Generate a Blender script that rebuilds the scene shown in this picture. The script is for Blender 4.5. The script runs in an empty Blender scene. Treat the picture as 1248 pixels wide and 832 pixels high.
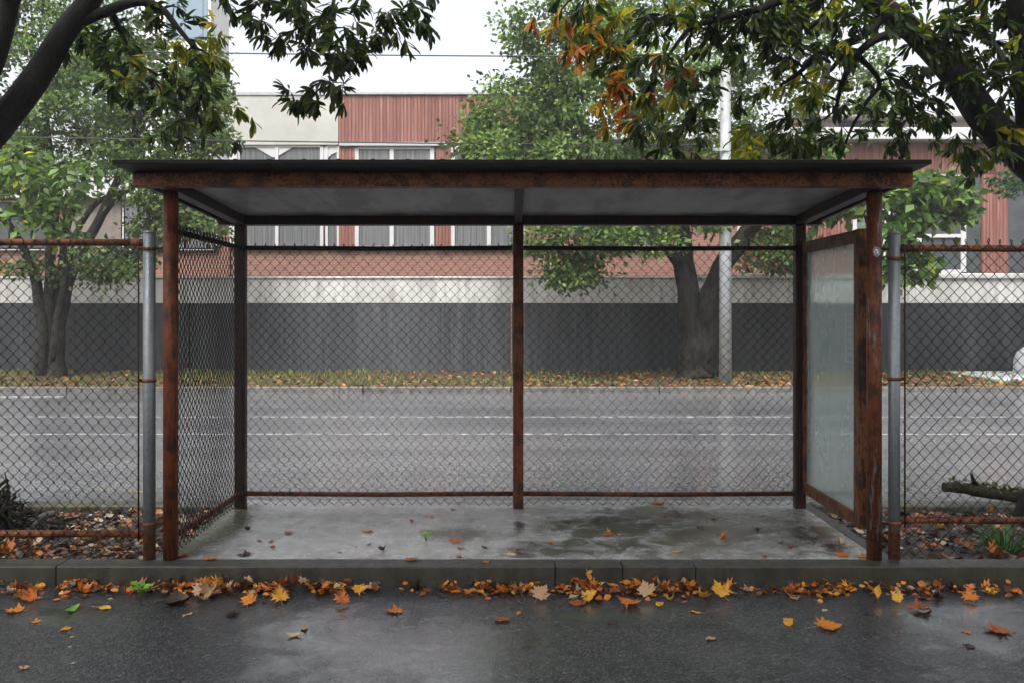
import bpy, bmesh, math, random
import numpy as np
from mathutils import Vector, Matrix, Quaternion, noise as mnoise

random.seed(11)
rng = np.random.default_rng(11)
SC = bpy.context.scene
COL = SC.collection
R = math.radians
PI = math.pi

# ------------------------------------------------------------------ measuring
F = 1096.0; CX = 623.0; CY = 377.0; CH = 1.55     # focal in photo px, principal point, eye height over the slab
def P(px, py, Y):
    """world point at depth Y seen at photo pixel (px, py)"""
    return Vector(((px - CX) / F * Y, Y, CH - (py - CY) / F * Y))
def G(px, py, z):
    """world point on the level z seen at photo pixel (px, py)"""
    Y = (CH - z) * F / (py - CY)
    return Vector(((px - CX) / F * Y, Y, z))

# ------------------------------------------------------------------ object helpers
def link(o, parent=None):
    COL.objects.link(o)
    if parent is not None:
        o.parent = parent
    return o
def tag(o, label=None, cat=None, group=None, kind=None):
    if label: o['label'] = label
    if cat: o['category'] = cat
    if group: o['group'] = group
    if kind: o['kind'] = kind
    return o
def empty(name, loc, label, cat, group=None):
    o = bpy.data.objects.new(name, None)
    o.empty_display_size = 0.1
    o.location = loc
    link(o)
    return tag(o, label, cat, group)

class MB:
    """collects shapes into ONE mesh object"""
    def __init__(s):
        s.v = []; s.f = []; s.sm = []
    def add(s, verts, faces, smooth=False):
        b = len(s.v)
        s.v.extend([tuple(p) for p in verts])
        s.f.extend([tuple(i + b for i in f) for f in faces])
        s.sm.extend([smooth] * len(faces))
    def box(s, a, b):
        x0, y0, z0 = a; x1, y1, z1 = b
        s.add([(x0,y0,z0),(x1,y0,z0),(x1,y1,z0),(x0,y1,z0),(x0,y0,z1),(x1,y0,z1),(x1,y1,z1),(x0,y1,z1)],
              [(0,3,2,1),(4,5,6,7),(0,1,5,4),(1,2,6,5),(2,3,7,6),(3,0,4,7)])
    def hexa(s, p):
        s.add(p, [(0,3,2,1),(4,5,6,7),(0,1,5,4),(1,2,6,5),(2,3,7,6),(3,0,4,7)])
    def quad(s, a, b, c, d):
        s.add([a,b,c,d], [(0,1,2,3)])
    def tube(s, pts, rad, n=10, caps=True, smooth=True):
        pts = [Vector(p) for p in pts]
        if not isinstance(rad, (list, tuple)): rad = [rad] * len(pts)
        ref = None; vs = []; fs = []
        for i, p in enumerate(pts):
            t = (pts[min(i+1, len(pts)-1)] - pts[max(i-1, 0)])
            if t.length < 1e-9: t = Vector((0,0,1))
            t.normalize()
            if ref is None:
                ref = t.orthogonal().normalized()
            else:
                ref = ref - t * ref.dot(t)
                if ref.length < 1e-6: ref = t.orthogonal()
                ref.normalize()
            bn = t.cross(ref)
            for k in range(n):
                a = 2 * PI * k / n
                vs.append(p + (ref * math.cos(a) + bn * math.sin(a)) * rad[i])
        for i in range(len(pts) - 1):
            for k in range(n):
                k2 = (k + 1) % n
                fs.append((i*n+k, i*n+k2, (i+1)*n+k2, (i+1)*n+k))
        b = len(s.v)
        s.add(vs, fs, smooth)
        if caps:
            s.f.append(tuple(b + k for k in reversed(range(n)))); s.sm.append(False)
            s.f.append(tuple(b + (len(pts)-1)*n + k for k in range(n))); s.sm.append(False)
    def prism(s, poly, thick, xf):
        """polygon in 2D, extruded by thick, mapped by xf(u, v, w)"""
        n = len(poly)
        vs = [xf(u, v, 0) for u, v in poly] + [xf(u, v, thick) for u, v in poly]
        fs = [tuple(reversed(range(n))), tuple(range(n, 2*n))] + [(i, (i+1) % n, n+(i+1) % n, n+i) for i in range(n)]
        s.add(vs, fs)
    def build(s, name, mat, parent=None, origin=(0,0,0), bevel=0, seg=2, recalc=True):
        me = bpy.data.meshes.new(name)
        o0 = Vector(origin)
        me.from_pydata([tuple(Vector(p) - o0) for p in s.v], [], s.f)
        me.polygons.foreach_set('use_smooth', s.sm)
        if recalc:
            bm = bmesh.new(); bm.from_mesh(me)
            bmesh.ops.recalc_face_normals(bm, faces=bm.faces)
            bm.to_mesh(me); bm.free()
        me.materials.append(mat)
        me.update()
        o = bpy.data.objects.new(name, me)
        link(o, parent)
        if parent is None: o.location = o0
        if bevel:
            m = o.modifiers.new('bevel', 'BEVEL'); m.width = bevel; m.segments = seg
            m.limit_method = 'ANGLE'; m.angle_limit = R(40)
        return o
# parts are written in world coordinates and stored relative to their thing's base
def part(mb, name, mat, root, bevel=0, up=None, **k):
    """up: the part this sub-part hangs under (parts sit at their thing's origin)"""
    o = mb.build(name, mat, up or root, origin=root.location, bevel=bevel, **k)
    return o

# ------------------------------------------------------------------ node helpers
class NT:
    def __init__(s, name):
        s.m = bpy.data.materials.new(name); s.m.use_nodes = True
        s.t = s.m.node_tree
        for n in list(s.t.nodes): s.t.nodes.remove(n)
        s.out = s.t.nodes.new('ShaderNodeOutputMaterial')
    def n(s, typ, **k):
        nd = s.t.nodes.new('ShaderNode' + typ)
        for a, b in k.items():
            if a.startswith('i_'):
                key = a[2:].replace('_', ' ')
                s.set(nd.inputs[key], b)
            elif a == 'ins':
                for kk, vv in b.items(): s.set(nd.inputs[kk], vv)
            else: setattr(nd, a, b)
        return nd
    def set(s, sock, v):
        if isinstance(v, bpy.types.NodeSocket): s.t.links.new(v, sock)
        elif isinstance(v, (tuple, list)) and len(v) == 3 and sock.type == 'RGBA': sock.default_value = (*v, 1)
        else: sock.default_value = v
    def pos(s): return s.n('NewGeometry').outputs['Position']
    def obj(s): return s.n('TexCoord').outputs['Object']
    def mapping(s, vec, scale=(1,1,1), loc=(0,0,0)):
        return s.n('Mapping', ins={'Vector': vec, 'Scale': scale, 'Location': loc}).outputs[0]
    def noise(s, vec, scale, detail=4, rough=.55, dist=0):
        return s.n('TexNoise', ins={'Vector': vec, 'Scale': scale, 'Detail': detail, 'Roughness': rough, 'Distortion': dist}).outputs[0]
    def voro(s, vec, scale, out='Distance', feature='F1', rnd=1):
        nd = s.n('TexVoronoi', feature=feature, ins={'Vector': vec, 'Scale': scale, 'Randomness': rnd})
        return nd.outputs[out]
    def ramp(s, fac, stops, interp='LINEAR'):
        nd = s.n('ValToRGB'); nd.color_ramp.interpolation = interp
        e = nd.color_ramp.elements
        while len(e) < len(stops): e.new(0.5)
        for el, (p, c) in zip(e, stops):
            el.position = p
            el.color = (c, c, c, 1) if isinstance(c, (int, float)) else (*c, 1)
        s.set(nd.inputs[0], fac)
        return nd.outputs[0]
    def mix(s, fac, a, b, blend='MIX'):
        nd = s.n('Mix', data_type='RGBA', blend_type=blend)
        s.set(nd.inputs[0], fac); s.set(nd.inputs[6], a); s.set(nd.inputs[7], b)
        return nd.outputs[2]
    def math(s, op, a, b=0.0, c=None, clamp=False):
        nd = s.n('Math', operation=op, use_clamp=clamp)
        s.set(nd.inputs[0], a); s.set(nd.inputs[1], b)
        if c is not None: s.set(nd.inputs[2], c)
        return nd.outputs[0]
    def sep(s, v):
        return s.n('SeparateXYZ', ins={0: v}).outputs
    def bump(s, h, strength=.3, dist=.01, normal=None):
        nd = s.n('Bump', ins={'Height': h, 'Strength': strength, 'Distance': dist})
        if normal is not None: s.set(nd.inputs['Normal'], normal)
        return nd.outputs[0]
    def pbr(s, color, rough=.5, normal=None, metal=0, spec=.5, coat=0, coat_rough=.1):
        p = s.n('BsdfPrincipled')
        s.set(p.inputs['Base Color'], color); s.set(p.inputs['Roughness'], rough)
        s.set(p.inputs['Metallic'], metal); s.set(p.inputs['Specular IOR Level'], spec)
        s.set(p.inputs['Coat Weight'], coat); s.set(p.inputs['Coat Roughness'], coat_rough)
        if normal is not None: s.set(p.inputs['Normal'], normal)
        return p.outputs[0]
    def done(s, shader):
        s.t.links.new(shader, s.out.inputs['Surface'])
        return s.m
    def blob(s, vec, c, r, soft=.6, wob=None):
        """0..1 mask, 1 inside an ellipse on the ground centred c with radii r, edge broken up by wob"""
        x, y, z = s.sep(vec)
        dx = s.math('DIVIDE', s.math('SUBTRACT', x, c[0]), r[0])
        dy = s.math('DIVIDE', s.math('SUBTRACT', y, c[1]), r[1])
        d = s.math('ADD', s.math('MULTIPLY', dx, dx), s.math('MULTIPLY', dy, dy))
        if wob is not None: d = s.math('ADD', d, wob)
        return s.math('MULTIPLY_ADD', d, -1.0 / soft, 1.0 / soft, clamp=True)

M = {}
# ---- rusty steel
def rust(name, dark, mid, bright, paint=None, pm=.55, streak=6):
    t = NT(name); p = t.pos()
    a = t.noise(p, 9, 8, .65)
    b = t.noise(t.mapping(p, (60, 60, streak)), 1.0, 5, .7)
    c = t.noise(p, 140, 4, .7)
    f = t.math('ADD', t.math('MULTIPLY', a, .55), t.math('MULTIPLY', b, .45))
    col = t.ramp(f, [(.38, dark), (.47, mid), (.55, bright), (.63, mid), (.68, dark)])
    col = t.mix(t.ramp(c, [(.50, 0.0), (.70, .75)]), col, (.030, .012, .008))
    rg = t.ramp(c, [(.3, .35), (.7, .7)])
    if paint:
        msk = t.ramp(t.noise(t.mapping(p, (22, 22, 3.2)), 1.0, 8, .72), [(pm, 0.0), (pm + .05, 1.0)])
        col = t.mix(msk, col, paint)
    nm = t.bump(t.math('ADD', c, a), .45, .005)
    M[name] = t.done(t.pbr(col, rg, nm, 0, .22, .06, .22))
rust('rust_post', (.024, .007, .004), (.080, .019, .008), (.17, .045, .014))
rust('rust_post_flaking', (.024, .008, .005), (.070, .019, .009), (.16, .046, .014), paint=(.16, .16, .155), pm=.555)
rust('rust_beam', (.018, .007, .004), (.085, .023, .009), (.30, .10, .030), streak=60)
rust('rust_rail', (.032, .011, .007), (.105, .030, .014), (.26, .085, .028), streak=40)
rust('rust_dark', (.005, .0022, .0016), (.012, .0042, .0026), (.034, .011, .005))  # rust tone deepened to carry the shade under the roof and at the back
rust('rust_panel', (.012, .006, .004), (.042, .014, .007), (.20, .07, .018))

def simple(name, color, rough=.5, metal=0, spec=.5, noise_amt=.25, scale=8, bump=.15, coat=0):
    t = NT(name); p = t.pos()
    n = t.noise(p, scale, 6, .6)
    k = t.ramp(n, [(.3, 1 - noise_amt), (.7, 1 + noise_amt)])
    col = t.mix(1.0, color, k, 'MULTIPLY')
    M[name] = t.done(t.pbr(col, rough, t.bump(n, bump, .01), metal, spec, coat))
simple('roof_black', (.005, .004, .004), .55, 0, .2)
simple('wire_dark', (.014, .014, .015), .55, 0, .25)
simple('wire_knuckle', (.010, .010, .010), .5, 0, .25)
simple('rubber_black', (.012, .012, .013), .6)
simple('cable_black', (.02, .02, .022), .6)

# galvanised steel
t = NT('galvanised'); p = t.pos()
sp = t.voro(p, 70, 'Color'); spv = t.sep(sp)[0]
big = t.noise(t.mapping(p, (14, 14, 2)), 1, 5, .6)
col = t.mix(big, (.13, .15, .165), (.25, .275, .30))
col = t.mix(t.math('MULTIPLY', spv, .35), col, (.33, .36, .39))
st = t.ramp(t.noise(t.mapping(p, (50, 50, 3)), 1, 5, .7), [(.60, 0.0), (.72, .8)])
col = t.mix(st, col, (.085, .075, .068))
z = t.sep(p)[2]
rustm = t.math('MULTIPLY_ADD', t.math('ADD', z, t.math('MULTIPLY', t.noise(p, 30, 4), .12)), -9, 3.0, clamp=True)
col = t.mix(rustm, col, t.ramp(t.noise(p, 45, 6, .7), [(.35, (.045, .016, .010)), (.65, (.20, .065, .028))]))
M['galvanised'] = t.done(t.pbr(col, t.math('MULTIPLY_ADD', rustm, .25, .42), t.bump(spv, .05, .002), t.math('MULTIPLY_ADD', rustm, -.45, .45), .5))

# underside of the roof: grey sheeting with water stains
t = NT('ceiling_grey'); p = t.pos()
n1 = t.noise(t.mapping(p, (2.2, .7, 1)), 1.4, 6, .6); n2 = t.noise(p, 40, 4, .6)
col = t.ramp(n1, [(.40, (.13, .128, .125)), (.5, (.25, .247, .245)), (.62, (.33, .327, .325))])
col = t.mix(t.ramp(n2, [(.55, 0.0), (.75, .5)]), col, (.17, .165, .16))
M['ceiling_grey'] = t.done(t.pbr(col, .45, t.bump(n2, .1, .003), 0, .4))

# dusty glass
def glassmat(name, dust, tint, dustcol):
    t = NT(name); p = t.pos()
    fr = t.n('Fresnel', i_IOR=1.5).outputs[0]
    n1 = t.noise(t.mapping(p, (6, 6, 1.5)), 1, 6, .65)
    n2 = t.noise(p, 260, 2, .5)
    dm = t.math('MULTIPLY', t.ramp(n1, [(.3, .9), (.7, 1.1)]), dust)
    z = t.sep(p)[2]
    low = t.math('MULTIPLY_ADD', z, -1.6, .55, clamp=True)           # splash dirt near the bottom edge
    dm = t.math('ADD', dm, t.math('MULTIPLY', t.math('MULTIPLY', low, n2), .25), clamp=True)
    tr = t.n('BsdfTransparent', i_Color=tint).outputs[0]
    gl = t.n('BsdfGlossy', i_Color=(.9, .95, .95, 1), i_Roughness=.06).outputs[0]
    df = t.n('BsdfDiffuse', i_Color=dustcol).outputs[0]
    tl = t.n('BsdfTranslucent', i_Color=dustcol).outputs[0]
    d2 = t.n('MixShader', ins={0: .55, 1: df, 2: tl}).outputs[0]
    a = t.n('MixShader', ins={0: dm, 1: tr, 2: d2}).outputs[0]
    b = t.n('MixShader', ins={0: t.math('MULTIPLY', fr, .7), 1: a, 2: gl}).outputs[0]
    M[name] = t.done(b)
glassmat('dusty_glass', .33, (.90, .95, .93, 1), (.76, .83, .80, 1))
t = NT('etch'); M['etch'] = t.done(t.n('MixShader', ins={0: .5, 1: t.n('BsdfTransparent').outputs[0], 2: t.n('BsdfDiffuse', i_Color=(.75, .8, .78, 1)).outputs[0]}).outputs[0])

# ---- wet asphalt
def asphalt(name, base, agg, rr, patches, bs, pools=(), lo=.40, hi=.60, grit=8, film=1.0):
    t = NT(name); p = t.pos()
    v = t.voro(p, agg, 'Distance'); vc = t.sep(t.voro(p, agg, 'Color'))[0]
    v2 = t.sep(t.voro(p, agg * 2.3, 'Color'))[1]
    n1 = t.noise(p, patches, 3 if grit < 4 else 7, .5 if grit < 4 else .6, .4); n2 = t.noise(p, 14, 5, .6)
    k = t.math('ADD', t.math('MULTIPLY', t.math('POWER', vc, 3.5), .8), t.math('MULTIPLY', t.math('POWER', v2, 3.5), .4))
    col = t.mix(k, tuple(x * .35 for x in base), tuple(x * grit for x in base))
    col = t.mix(t.ramp(n2, [(.35, .0), (.7, .35)]), col, tuple(x * .6 for x in base))
    if grit < 4:                                         # worn wheel tracks along the road, tar patches
        tr = t.noise(t.mapping(p, (.05, 1.1, 1)), 1, 4, .55)
        col = t.mix(1.0, col, t.ramp(tr, [(.40, .84), (.50, 1.0), (.60, 1.08)]), 'MULTIPLY')
    wet = t.ramp(t.math('ADD', t.math('MULTIPLY', n1, .8), t.math('MULTIPLY', n2, .2)), [(lo, 1.0), (hi, 0.0)])
    if pools:
        wob = t.math('MULTIPLY_ADD', t.noise(p, 2.6, 8, .65, .3), 2.8, -1.4)
        pl = None
        for c, r in pools:
            bl = t.blob(p, c, r, 1.1, wob)
            pl = bl if pl is None else t.math('MAXIMUM', pl, bl)
        wet = t.math('MAXIMUM', t.math('MULTIPLY', wet, .45), pl)
    rg = t.math('MULTIPLY_ADD', wet, rr[0] - rr[1], rr[1])
    h_ = t.math('ADD', t.math('MULTIPLY', t.math('SUBTRACT', 1, v), .8), t.math('MULTIPLY', n2, .4))
    nd = t.n('Bump', ins={'Height': h_, 'Distance': .006, 'Strength': t.math('MULTIPLY_ADD', wet, -bs * .80, bs)})
    sh = t.pbr(col, rg, nd.outputs[0], 0, .5)
    pb_ = sh.node; t.set(pb_.inputs['Coat Weight'], t.math('MULTIPLY', wet, film)); pb_.inputs['Coat IOR'].default_value = 1.65; pb_.inputs['Coat Roughness'].default_value = .17
    t.set(pb_.inputs['Coat Normal'], t.bump(t.math('ADD', n2, t.math('MULTIPLY', v, .9)), .16, .006))
    M[name] = t.done(sh)
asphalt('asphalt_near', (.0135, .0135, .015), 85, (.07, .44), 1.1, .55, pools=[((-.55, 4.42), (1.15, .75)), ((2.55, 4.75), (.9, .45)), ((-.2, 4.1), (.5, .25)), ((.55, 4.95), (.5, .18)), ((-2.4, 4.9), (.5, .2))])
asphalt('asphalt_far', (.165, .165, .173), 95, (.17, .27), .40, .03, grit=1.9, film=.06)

def paintmat(name, color, wear_lo, wear_hi, sc=7):
    t = NT(name); p = t.pos()
    n = t.noise(t.mapping(p, (1, 2.2, 1)), sc, 8, .75)
    d = t.pbr(t.mix(t.noise(p, 60, 3), color, tuple(c * .7 for c in color)), .4, None, 0, .5)
    M[name] = t.done(t.n('MixShader', ins={0: t.ramp(n, [(wear_lo, 0.0), (wear_hi, 1.0)]), 1: t.n('BsdfTransparent').outputs[0], 2: d}).outputs[0])
paintmat('paint_white', (.60, .60, .60), .46, .62)
paintmat('paint_yellow', (.62, .42, .10), .56, .66, 3)

# ---- wet concrete slab with puddles, stains and a painted post reflection
t = NT('concrete_slab'); p = t.pos()
n1 = t.noise(p, 1.6, 8, .62, .5); n2 = t.noise(p, 7, 7, .65); n3 = t.noise(p, 90, 4, .6)
col = t.ramp(t.math('ADD', t.math('MULTIPLY', n1, .6), t.math('MULTIPLY', n2, .4)), [(.38, (.17, .17, .172)), (.50, (.33, .33, .333)), (.62, (.45, .45, .452))])
col = t.mix(t.ramp(n3, [(.45, 0.0), (.7, .45)]), col, (.075, .072, .066))
wob = t.math('MULTIPLY_ADD', t.noise(p, 4.5, 8, .7, .6), 4.6, -2.3)
pud_refl = None
for px, py, rx, ry in [(748, 640, .55, .40), (790, 622, .50, .20), (655, 670, .30, .20), (560, 650, .28, .22), (725, 664, .55, .20), (880, 650, .45, .28), (632, 640, .05, .25), (1000, 655, .16, .5)]:  # the narrow one paints the middle post's reflection into the colour
    c = G(px, py, 0)
    b = t.math('MULTIPLY', t.blob(p, (c.x, c.y), (rx, ry), 1.3, wob), 1.35, clamp=True)
    pud_refl = b if pud_refl is None else t.math('MAXIMUM', pud_refl, b)
olive = t.blob(p, (1.35, 6.3), (1.15, .95), .9, wob)
col = t.mix(t.math('MULTIPLY', olive, .75), col, (.066, .063, .046))
col = t.mix(t.math('MULTIPLY', pud_refl, .85), col, (.026, .025, .020))
moss = t.ramp(t.math('MULTIPLY', t.noise(p, 3.2, 7, .7), t.blob(p, (-2.15, 6.4), (.35, 1.2), .8)), [(.22, 0.0), (.42, .8)])
col = t.mix(moss, col, (.055, .058, .028))
rg = t.math('MULTIPLY_ADD', pud_refl, -.12, t.ramp(n2, [(.3, .15), (.7, .36)]))
nm = t.bump(t.math('MULTIPLY', t.math('ADD', n3, t.math('MULTIPLY', n2, 1.5)), t.math('MULTIPLY_ADD', pud_refl, -.85, 1)), .16, .006)
M['concrete_slab'] = t.done(t.pbr(col, rg, nm, 0, .65))

# ---- kerb: old wet concrete, green with algae
def kerbmat(name, c0, c1, algae, am):
    t = NT(name); p = t.pos()
    n1 = t.noise(p, 2.3, 8, .65); n2 = t.noise(p, 16, 6, .65); n3 = t.noise(p, 110, 3, .6)
    col = t.mix(t.ramp(t.math('ADD', t.math('MULTIPLY', n1, .5), t.math('MULTIPLY', n2, .5)), [(.35, 0.0), (.65, 1.0)]), c0, c1)
    col = t.mix(t.ramp(n1, [(.40, 0.0), (.62, am)]), col, algae)
    drip = t.ramp(t.noise(t.mapping(p, (9, 2, 1.2)), 1, 6, .7), [(.42, .0), (.66, .75)])
    col = t.mix(drip, col, tuple(x * .45 for x in c0))
    col = t.mix(t.ramp(n3, [(.48, 0.0), (.7, .5)]), col, tuple(x * .5 for x in c0))
    M[name] = t.done(t.pbr(col, t.ramp(n2, [(.3, .30), (.7, .60)]), t.bump(t.math('ADD', n2, n3), .4, .008), 0, .45))
kerbmat('kerb_near', (.022, .020, .017), (.085, .083, .074), (.036, .034, .014), .8)
kerbmat('kerb_back', (.03, .03, .02), (.22, .22, .205), (.080, .075, .020), .8)
kerbmat('kerb_far', (.07, .065, .058), (.24, .235, .22), (.09, .075, .045), .5)

# ---- soil
t = NT('soil'); p = t.pos(); n1 = t.noise(p, 9, 8, .7); n2 = t.noise(p, 60, 5, .7)
col = t.ramp(n1, [(.3, (.010, .008, .006)), (.6, (.030, .022, .016)), (.8, (.055, .040, .028))])
M['soil'] = t.done(t.pbr(col, t.ramp(n2, [(.3, .3), (.7, .8)]), t.bump(t.math('ADD', n1, n2), .7, .02), 0, .5))
t = NT('verge_ground'); p = t.pos(); n1 = t.noise(p, 2.5, 8, .7); n2 = t.noise(p, 30, 5, .7)
col = t.mix(t.ramp(n1, [(.38, 0.0), (.6, 1.0)]), (.060, .052, .022), (.085, .055, .030))
col = t.mix(t.ramp(n2, [(.4, 0.0), (.7, .8)]), col, (.030, .024, .014))
M['verge_ground'] = t.done(t.pbr(col, .8, t.bump(n2, .6, .02), 0, .3))
t = NT('terrain'); p = t.pos(); n1 = t.noise(p, .4, 6, .6)
M['terrain'] = t.done(t.pbr(t.ramp(n1, [(.3, (.05, .055, .03)), (.7, (.085, .08, .05))]), .85, None, 0, .3))

# ---- boundary wall and building
t = NT('dark_wall'); p = t.pos()
n1 = t.noise(t.mapping(p, (1.6, 1, .10)), 1, 7, .65); n2 = t.noise(t.mapping(p, (9, 4, .55)), 1, 6, .7); n3 = t.noise(p, 22, 5, .6)
n4 = t.noise(t.mapping(p, (26, 6, .9)), 1, 5, .7)
f = t.math('ADD', t.math('MULTIPLY', n1, .30), t.math('ADD', t.math('MULTIPLY', n2, .35), t.math('MULTIPLY', n4, .35)))
col = t.ramp(f, [(.38, (.004, .0045, .0055)), (.47, (.011, .012, .014)), (.54, (.021, .023, .026)), (.64, (.046, .050, .055))])
x = t.sep(p)[0]
mid = t.math('MULTIPLY_ADD', t.math('ABSOLUTE', t.math('ADD', x, 2.2)), -.16, 1.15, clamp=True)   # paler stretch of the wall
col = t.mix(t.math('MULTIPLY', mid, .55), col, t.ramp(f, [(.38, (.030, .032, .036)), (.62, (.125, .13, .14))]))
col = t.mix(t.ramp(n3, [(.5, 0.0), (.75, .5)]), col, (.018, .018, .02))
M['dark_wall'] = t.done(t.pbr(col, .6, t.bump(n3, .3, .01), 0, .35))
t = NT('white_band'); p = t.pos()
n1 = t.noise(t.mapping(p, (1.2, 1, .6)), 1.2, 7, .65); n2 = t.noise(t.mapping(p, (8, 4, .9)), 1, 6, .7)
col = t.ramp(n1, [(.32, (.36, .352, .335)), (.6, (.52, .512, .49)), (.8, (.58, .572, .55))])
col = t.mix(t.ramp(n2, [(.50, 0.0), (.64, .65)]), col, (.25, .245, .23))
M['white_band'] = t.done(t.pbr(col, .7, t.bump(n2, .15, .01), 0, .3))
t = NT('red_cladding'); p = t.pos(); xx = t.sep(p)[0]
u = t.math('MULTIPLY', xx, 1 / .115)
fl = t.math('FLOOR', u); fr = t.math('FRACT', u)
rn = t.n('TexWhiteNoise', noise_dimensions='1D', ins={'W': fl}).outputs[0]
col = t.mix(rn, (.155, .058, .046), (.215, .090, .070))
col = t.mix(t.ramp(t.noise(t.mapping(p, (12, 1, .5)), 1, 6, .7), [(.5, 0.0), (.75, .55)]), col, (.42, .24, .19))
groove = t.ramp(fr, [(0, 1.0), (.10, 1.0), (.16, 0.0), (.92, 0.0), (1, 1.0)])
col = t.mix(t.math('MULTIPLY', groove, .5), col, (.09, .032, .025))
M['red_cladding'] = t.done(t.pbr(col, .65, t.bump(t.math('SUBTRACT', 1, groove), .8, .03), 0, .3))
t = NT('brick'); p = t.pos()
mp = t.mapping(p, (1, 1, 1)); sx = t.sep(p)
cb = t.n('CombineXYZ', ins={0: t.math('ADD', sx[0], sx[1]), 1: sx[2], 2: 0.0}).outputs[0]
bk = t.n('TexBrick', ins={'Vector': cb, 'Color1': (.20, .080, .058, 1), 'Color2': (.26, .115, .085, 1), 'Mortar': (.24, .20, .175, 1), 'Scale': 1.0, 'Mortar Size': .009, 'Brick Width': .24, 'Row Height': .085})
col = t.mix(t.ramp(t.noise(p, 3, 6, .6), [(.4, 0.0), (.7, .5)]), bk.outputs[0], (.22, .12, .09))
M['brick'] = t.done(t.pbr(col, .8, t.bump(bk.outputs[1], -.3, .01), 0, .25))
simple('render_white', (.37, .363, .335), .75, 0, .3, .12, 1.3, .05)
simple('frame_white', (.46, .46, .455), .45, 0, .4, .05)
simple('trim_grey', (.33, .34, .35), .6, 0, .4, .15)
simple('clad_dark', (.045, .050, .056), .55, 0, .4, .3, 3)
simple('clad_brown', (.16, .135, .115), .7, 0, .3, .3, 3)
simple('concrete_pale', (.66, .66, .65), .75, 0, .3, .12, 2)
simple('tank_white', (.46, .48, .50), .35, 0, .5, .06, 5)
simple('pole_pale', (.36, .38, .38), .6, 0, .4, .22, 6, .15)
t = NT('window_glass'); p = t.pos()
n = t.noise(t.mapping(p, (16, 1, .25)), 1, 4, .6)
M['window_glass'] = t.done(t.pbr(t.ramp(n, [(.35, (.065, .068, .072)), (.65, (.16, .163, .168))]), .22, None, 0, .55))
t = NT('tower_glass'); p = t.pos(); sx = t.sep(p)
fr1 = t.math('FRACT', t.math('MULTIPLY', sx[0], .8))
M['tower_glass'] = t.done(t.pbr(t.mix(t.ramp(fr1, [(.0, 1.0), (.06, 1.0), (.09, 0.0)]), (.13, .19, .24), (.06, .08, .10)), .15, None, 0, .6))

# ---- bark
def bark(name, c0, c1, sc=12):
    t = NT(name); p = t.pos()
    n1 = t.noise(t.mapping(p, (1, 1, .28)), sc, 8, .7, .6); n2 = t.noise(p, sc * 6, 4, .7); n3 = t.noise(p, 1.8, 4, .6)
    col = t.mix(t.ramp(n1, [(.38, 0.0), (.66, 1.0)]), c0, c1)
    col = t.mix(t.ramp(n3, [(.52, 0.0), (.72, .35)]), col, (.035, .042, .016))
    M[name] = t.done(t.pbr(col, .75, t.bump(t.math('ADD', n1, t.math('MULTIPLY', n2, .4)), .9, .03), 0, .2))
bark('bark_dark', (.0035, .003, .0026), (.015, .0125, .011))
bark('bark_street', (.005, .0045, .004), (.030, .026, .022), 6)
bark('bark_grey', (.08, .075, .07), (.25, .235, .22), 20)
bark('bark_moss', (.012, .010, .007), (.05, .042, .02), 14)
# ---- leaves: colour per leaf from the attribute 'tint'
def leafmat(name, rough, trans, gloss=.45):
    t = NT(name)
    at = t.n('Attribute', attribute_name='tint').outputs['Color']
    p = t.pbr(at, rough, None, 0, gloss)
    tl = t.n('BsdfTranslucent', ins={'Color': t.mix(1.0, at, (1.6, 1.7, .6), 'MULTIPLY')}).outputs[0]
    M[name] = t.done(t.n('MixShader', ins={0: trans, 1: p, 2: tl}).outputs[0])
leafmat('leaf_near', .42, .42, .2)
leafmat('leaf_far', .5, .36, .3)
leafmat('litter', .35, .05)
leafmat('grass', .5, .3)
# ---- fallen leaves, one colour family each, with veins and blotches
def fallen(name, c0, c1, c2):
    t = NT('fallen_' + name)
    o = t.obj(); rnd = t.n('ObjectInfo').outputs['Random']
    ofs = t.n('VectorMath', operation='ADD', ins={0: o, 1: t.n('CombineXYZ', ins={0: rnd, 1: t.math('MULTIPLY', rnd, 7), 2: 0.0}).outputs[0]}).outputs[0]
    n = t.noise(ofs, 38, 6, .65)
    col = t.mix(rnd, c0, c1)
    col = t.mix(t.ramp(n, [(.48, 0.0), (.66, .85)]), col, c2)
    p = t.pbr(col, t.ramp(n, [(.3, .28), (.7, .55)]), t.bump(n, .3, .004), 0, .5)
    tl = t.n('BsdfTranslucent', ins={'Color': col}).outputs[0]
    M['fallen_' + name] = t.done(t.n('MixShader', ins={0: .15, 1: p, 2: tl}).outputs[0])
fallen('yellow', (.62, .36, .03), (.66, .30, .03), (.45, .15, .02))
fallen('orange', (.62, .22, .018), (.52, .13, .012), (.20, .05, .010))
fallen('rust', (.36, .095, .018), (.24, .055, .014), (.06, .018, .009))
fallen('tan', (.42, .26, .14), (.50, .30, .17), (.25, .12, .06))
fallen('brown', (.055, .024, .014), (.035, .015, .010), (.015, .008, .006))
fallen('pale', (.58, .46, .30), (.50, .36, .20), (.30, .18, .09))
fallen('green', (.10, .30, .03), (.16, .38, .04), (.06, .16, .02))

HAZE, SKY, SUNE, EXPO, DEN = .0015, .15, 1.3, 1.2, True
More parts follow.
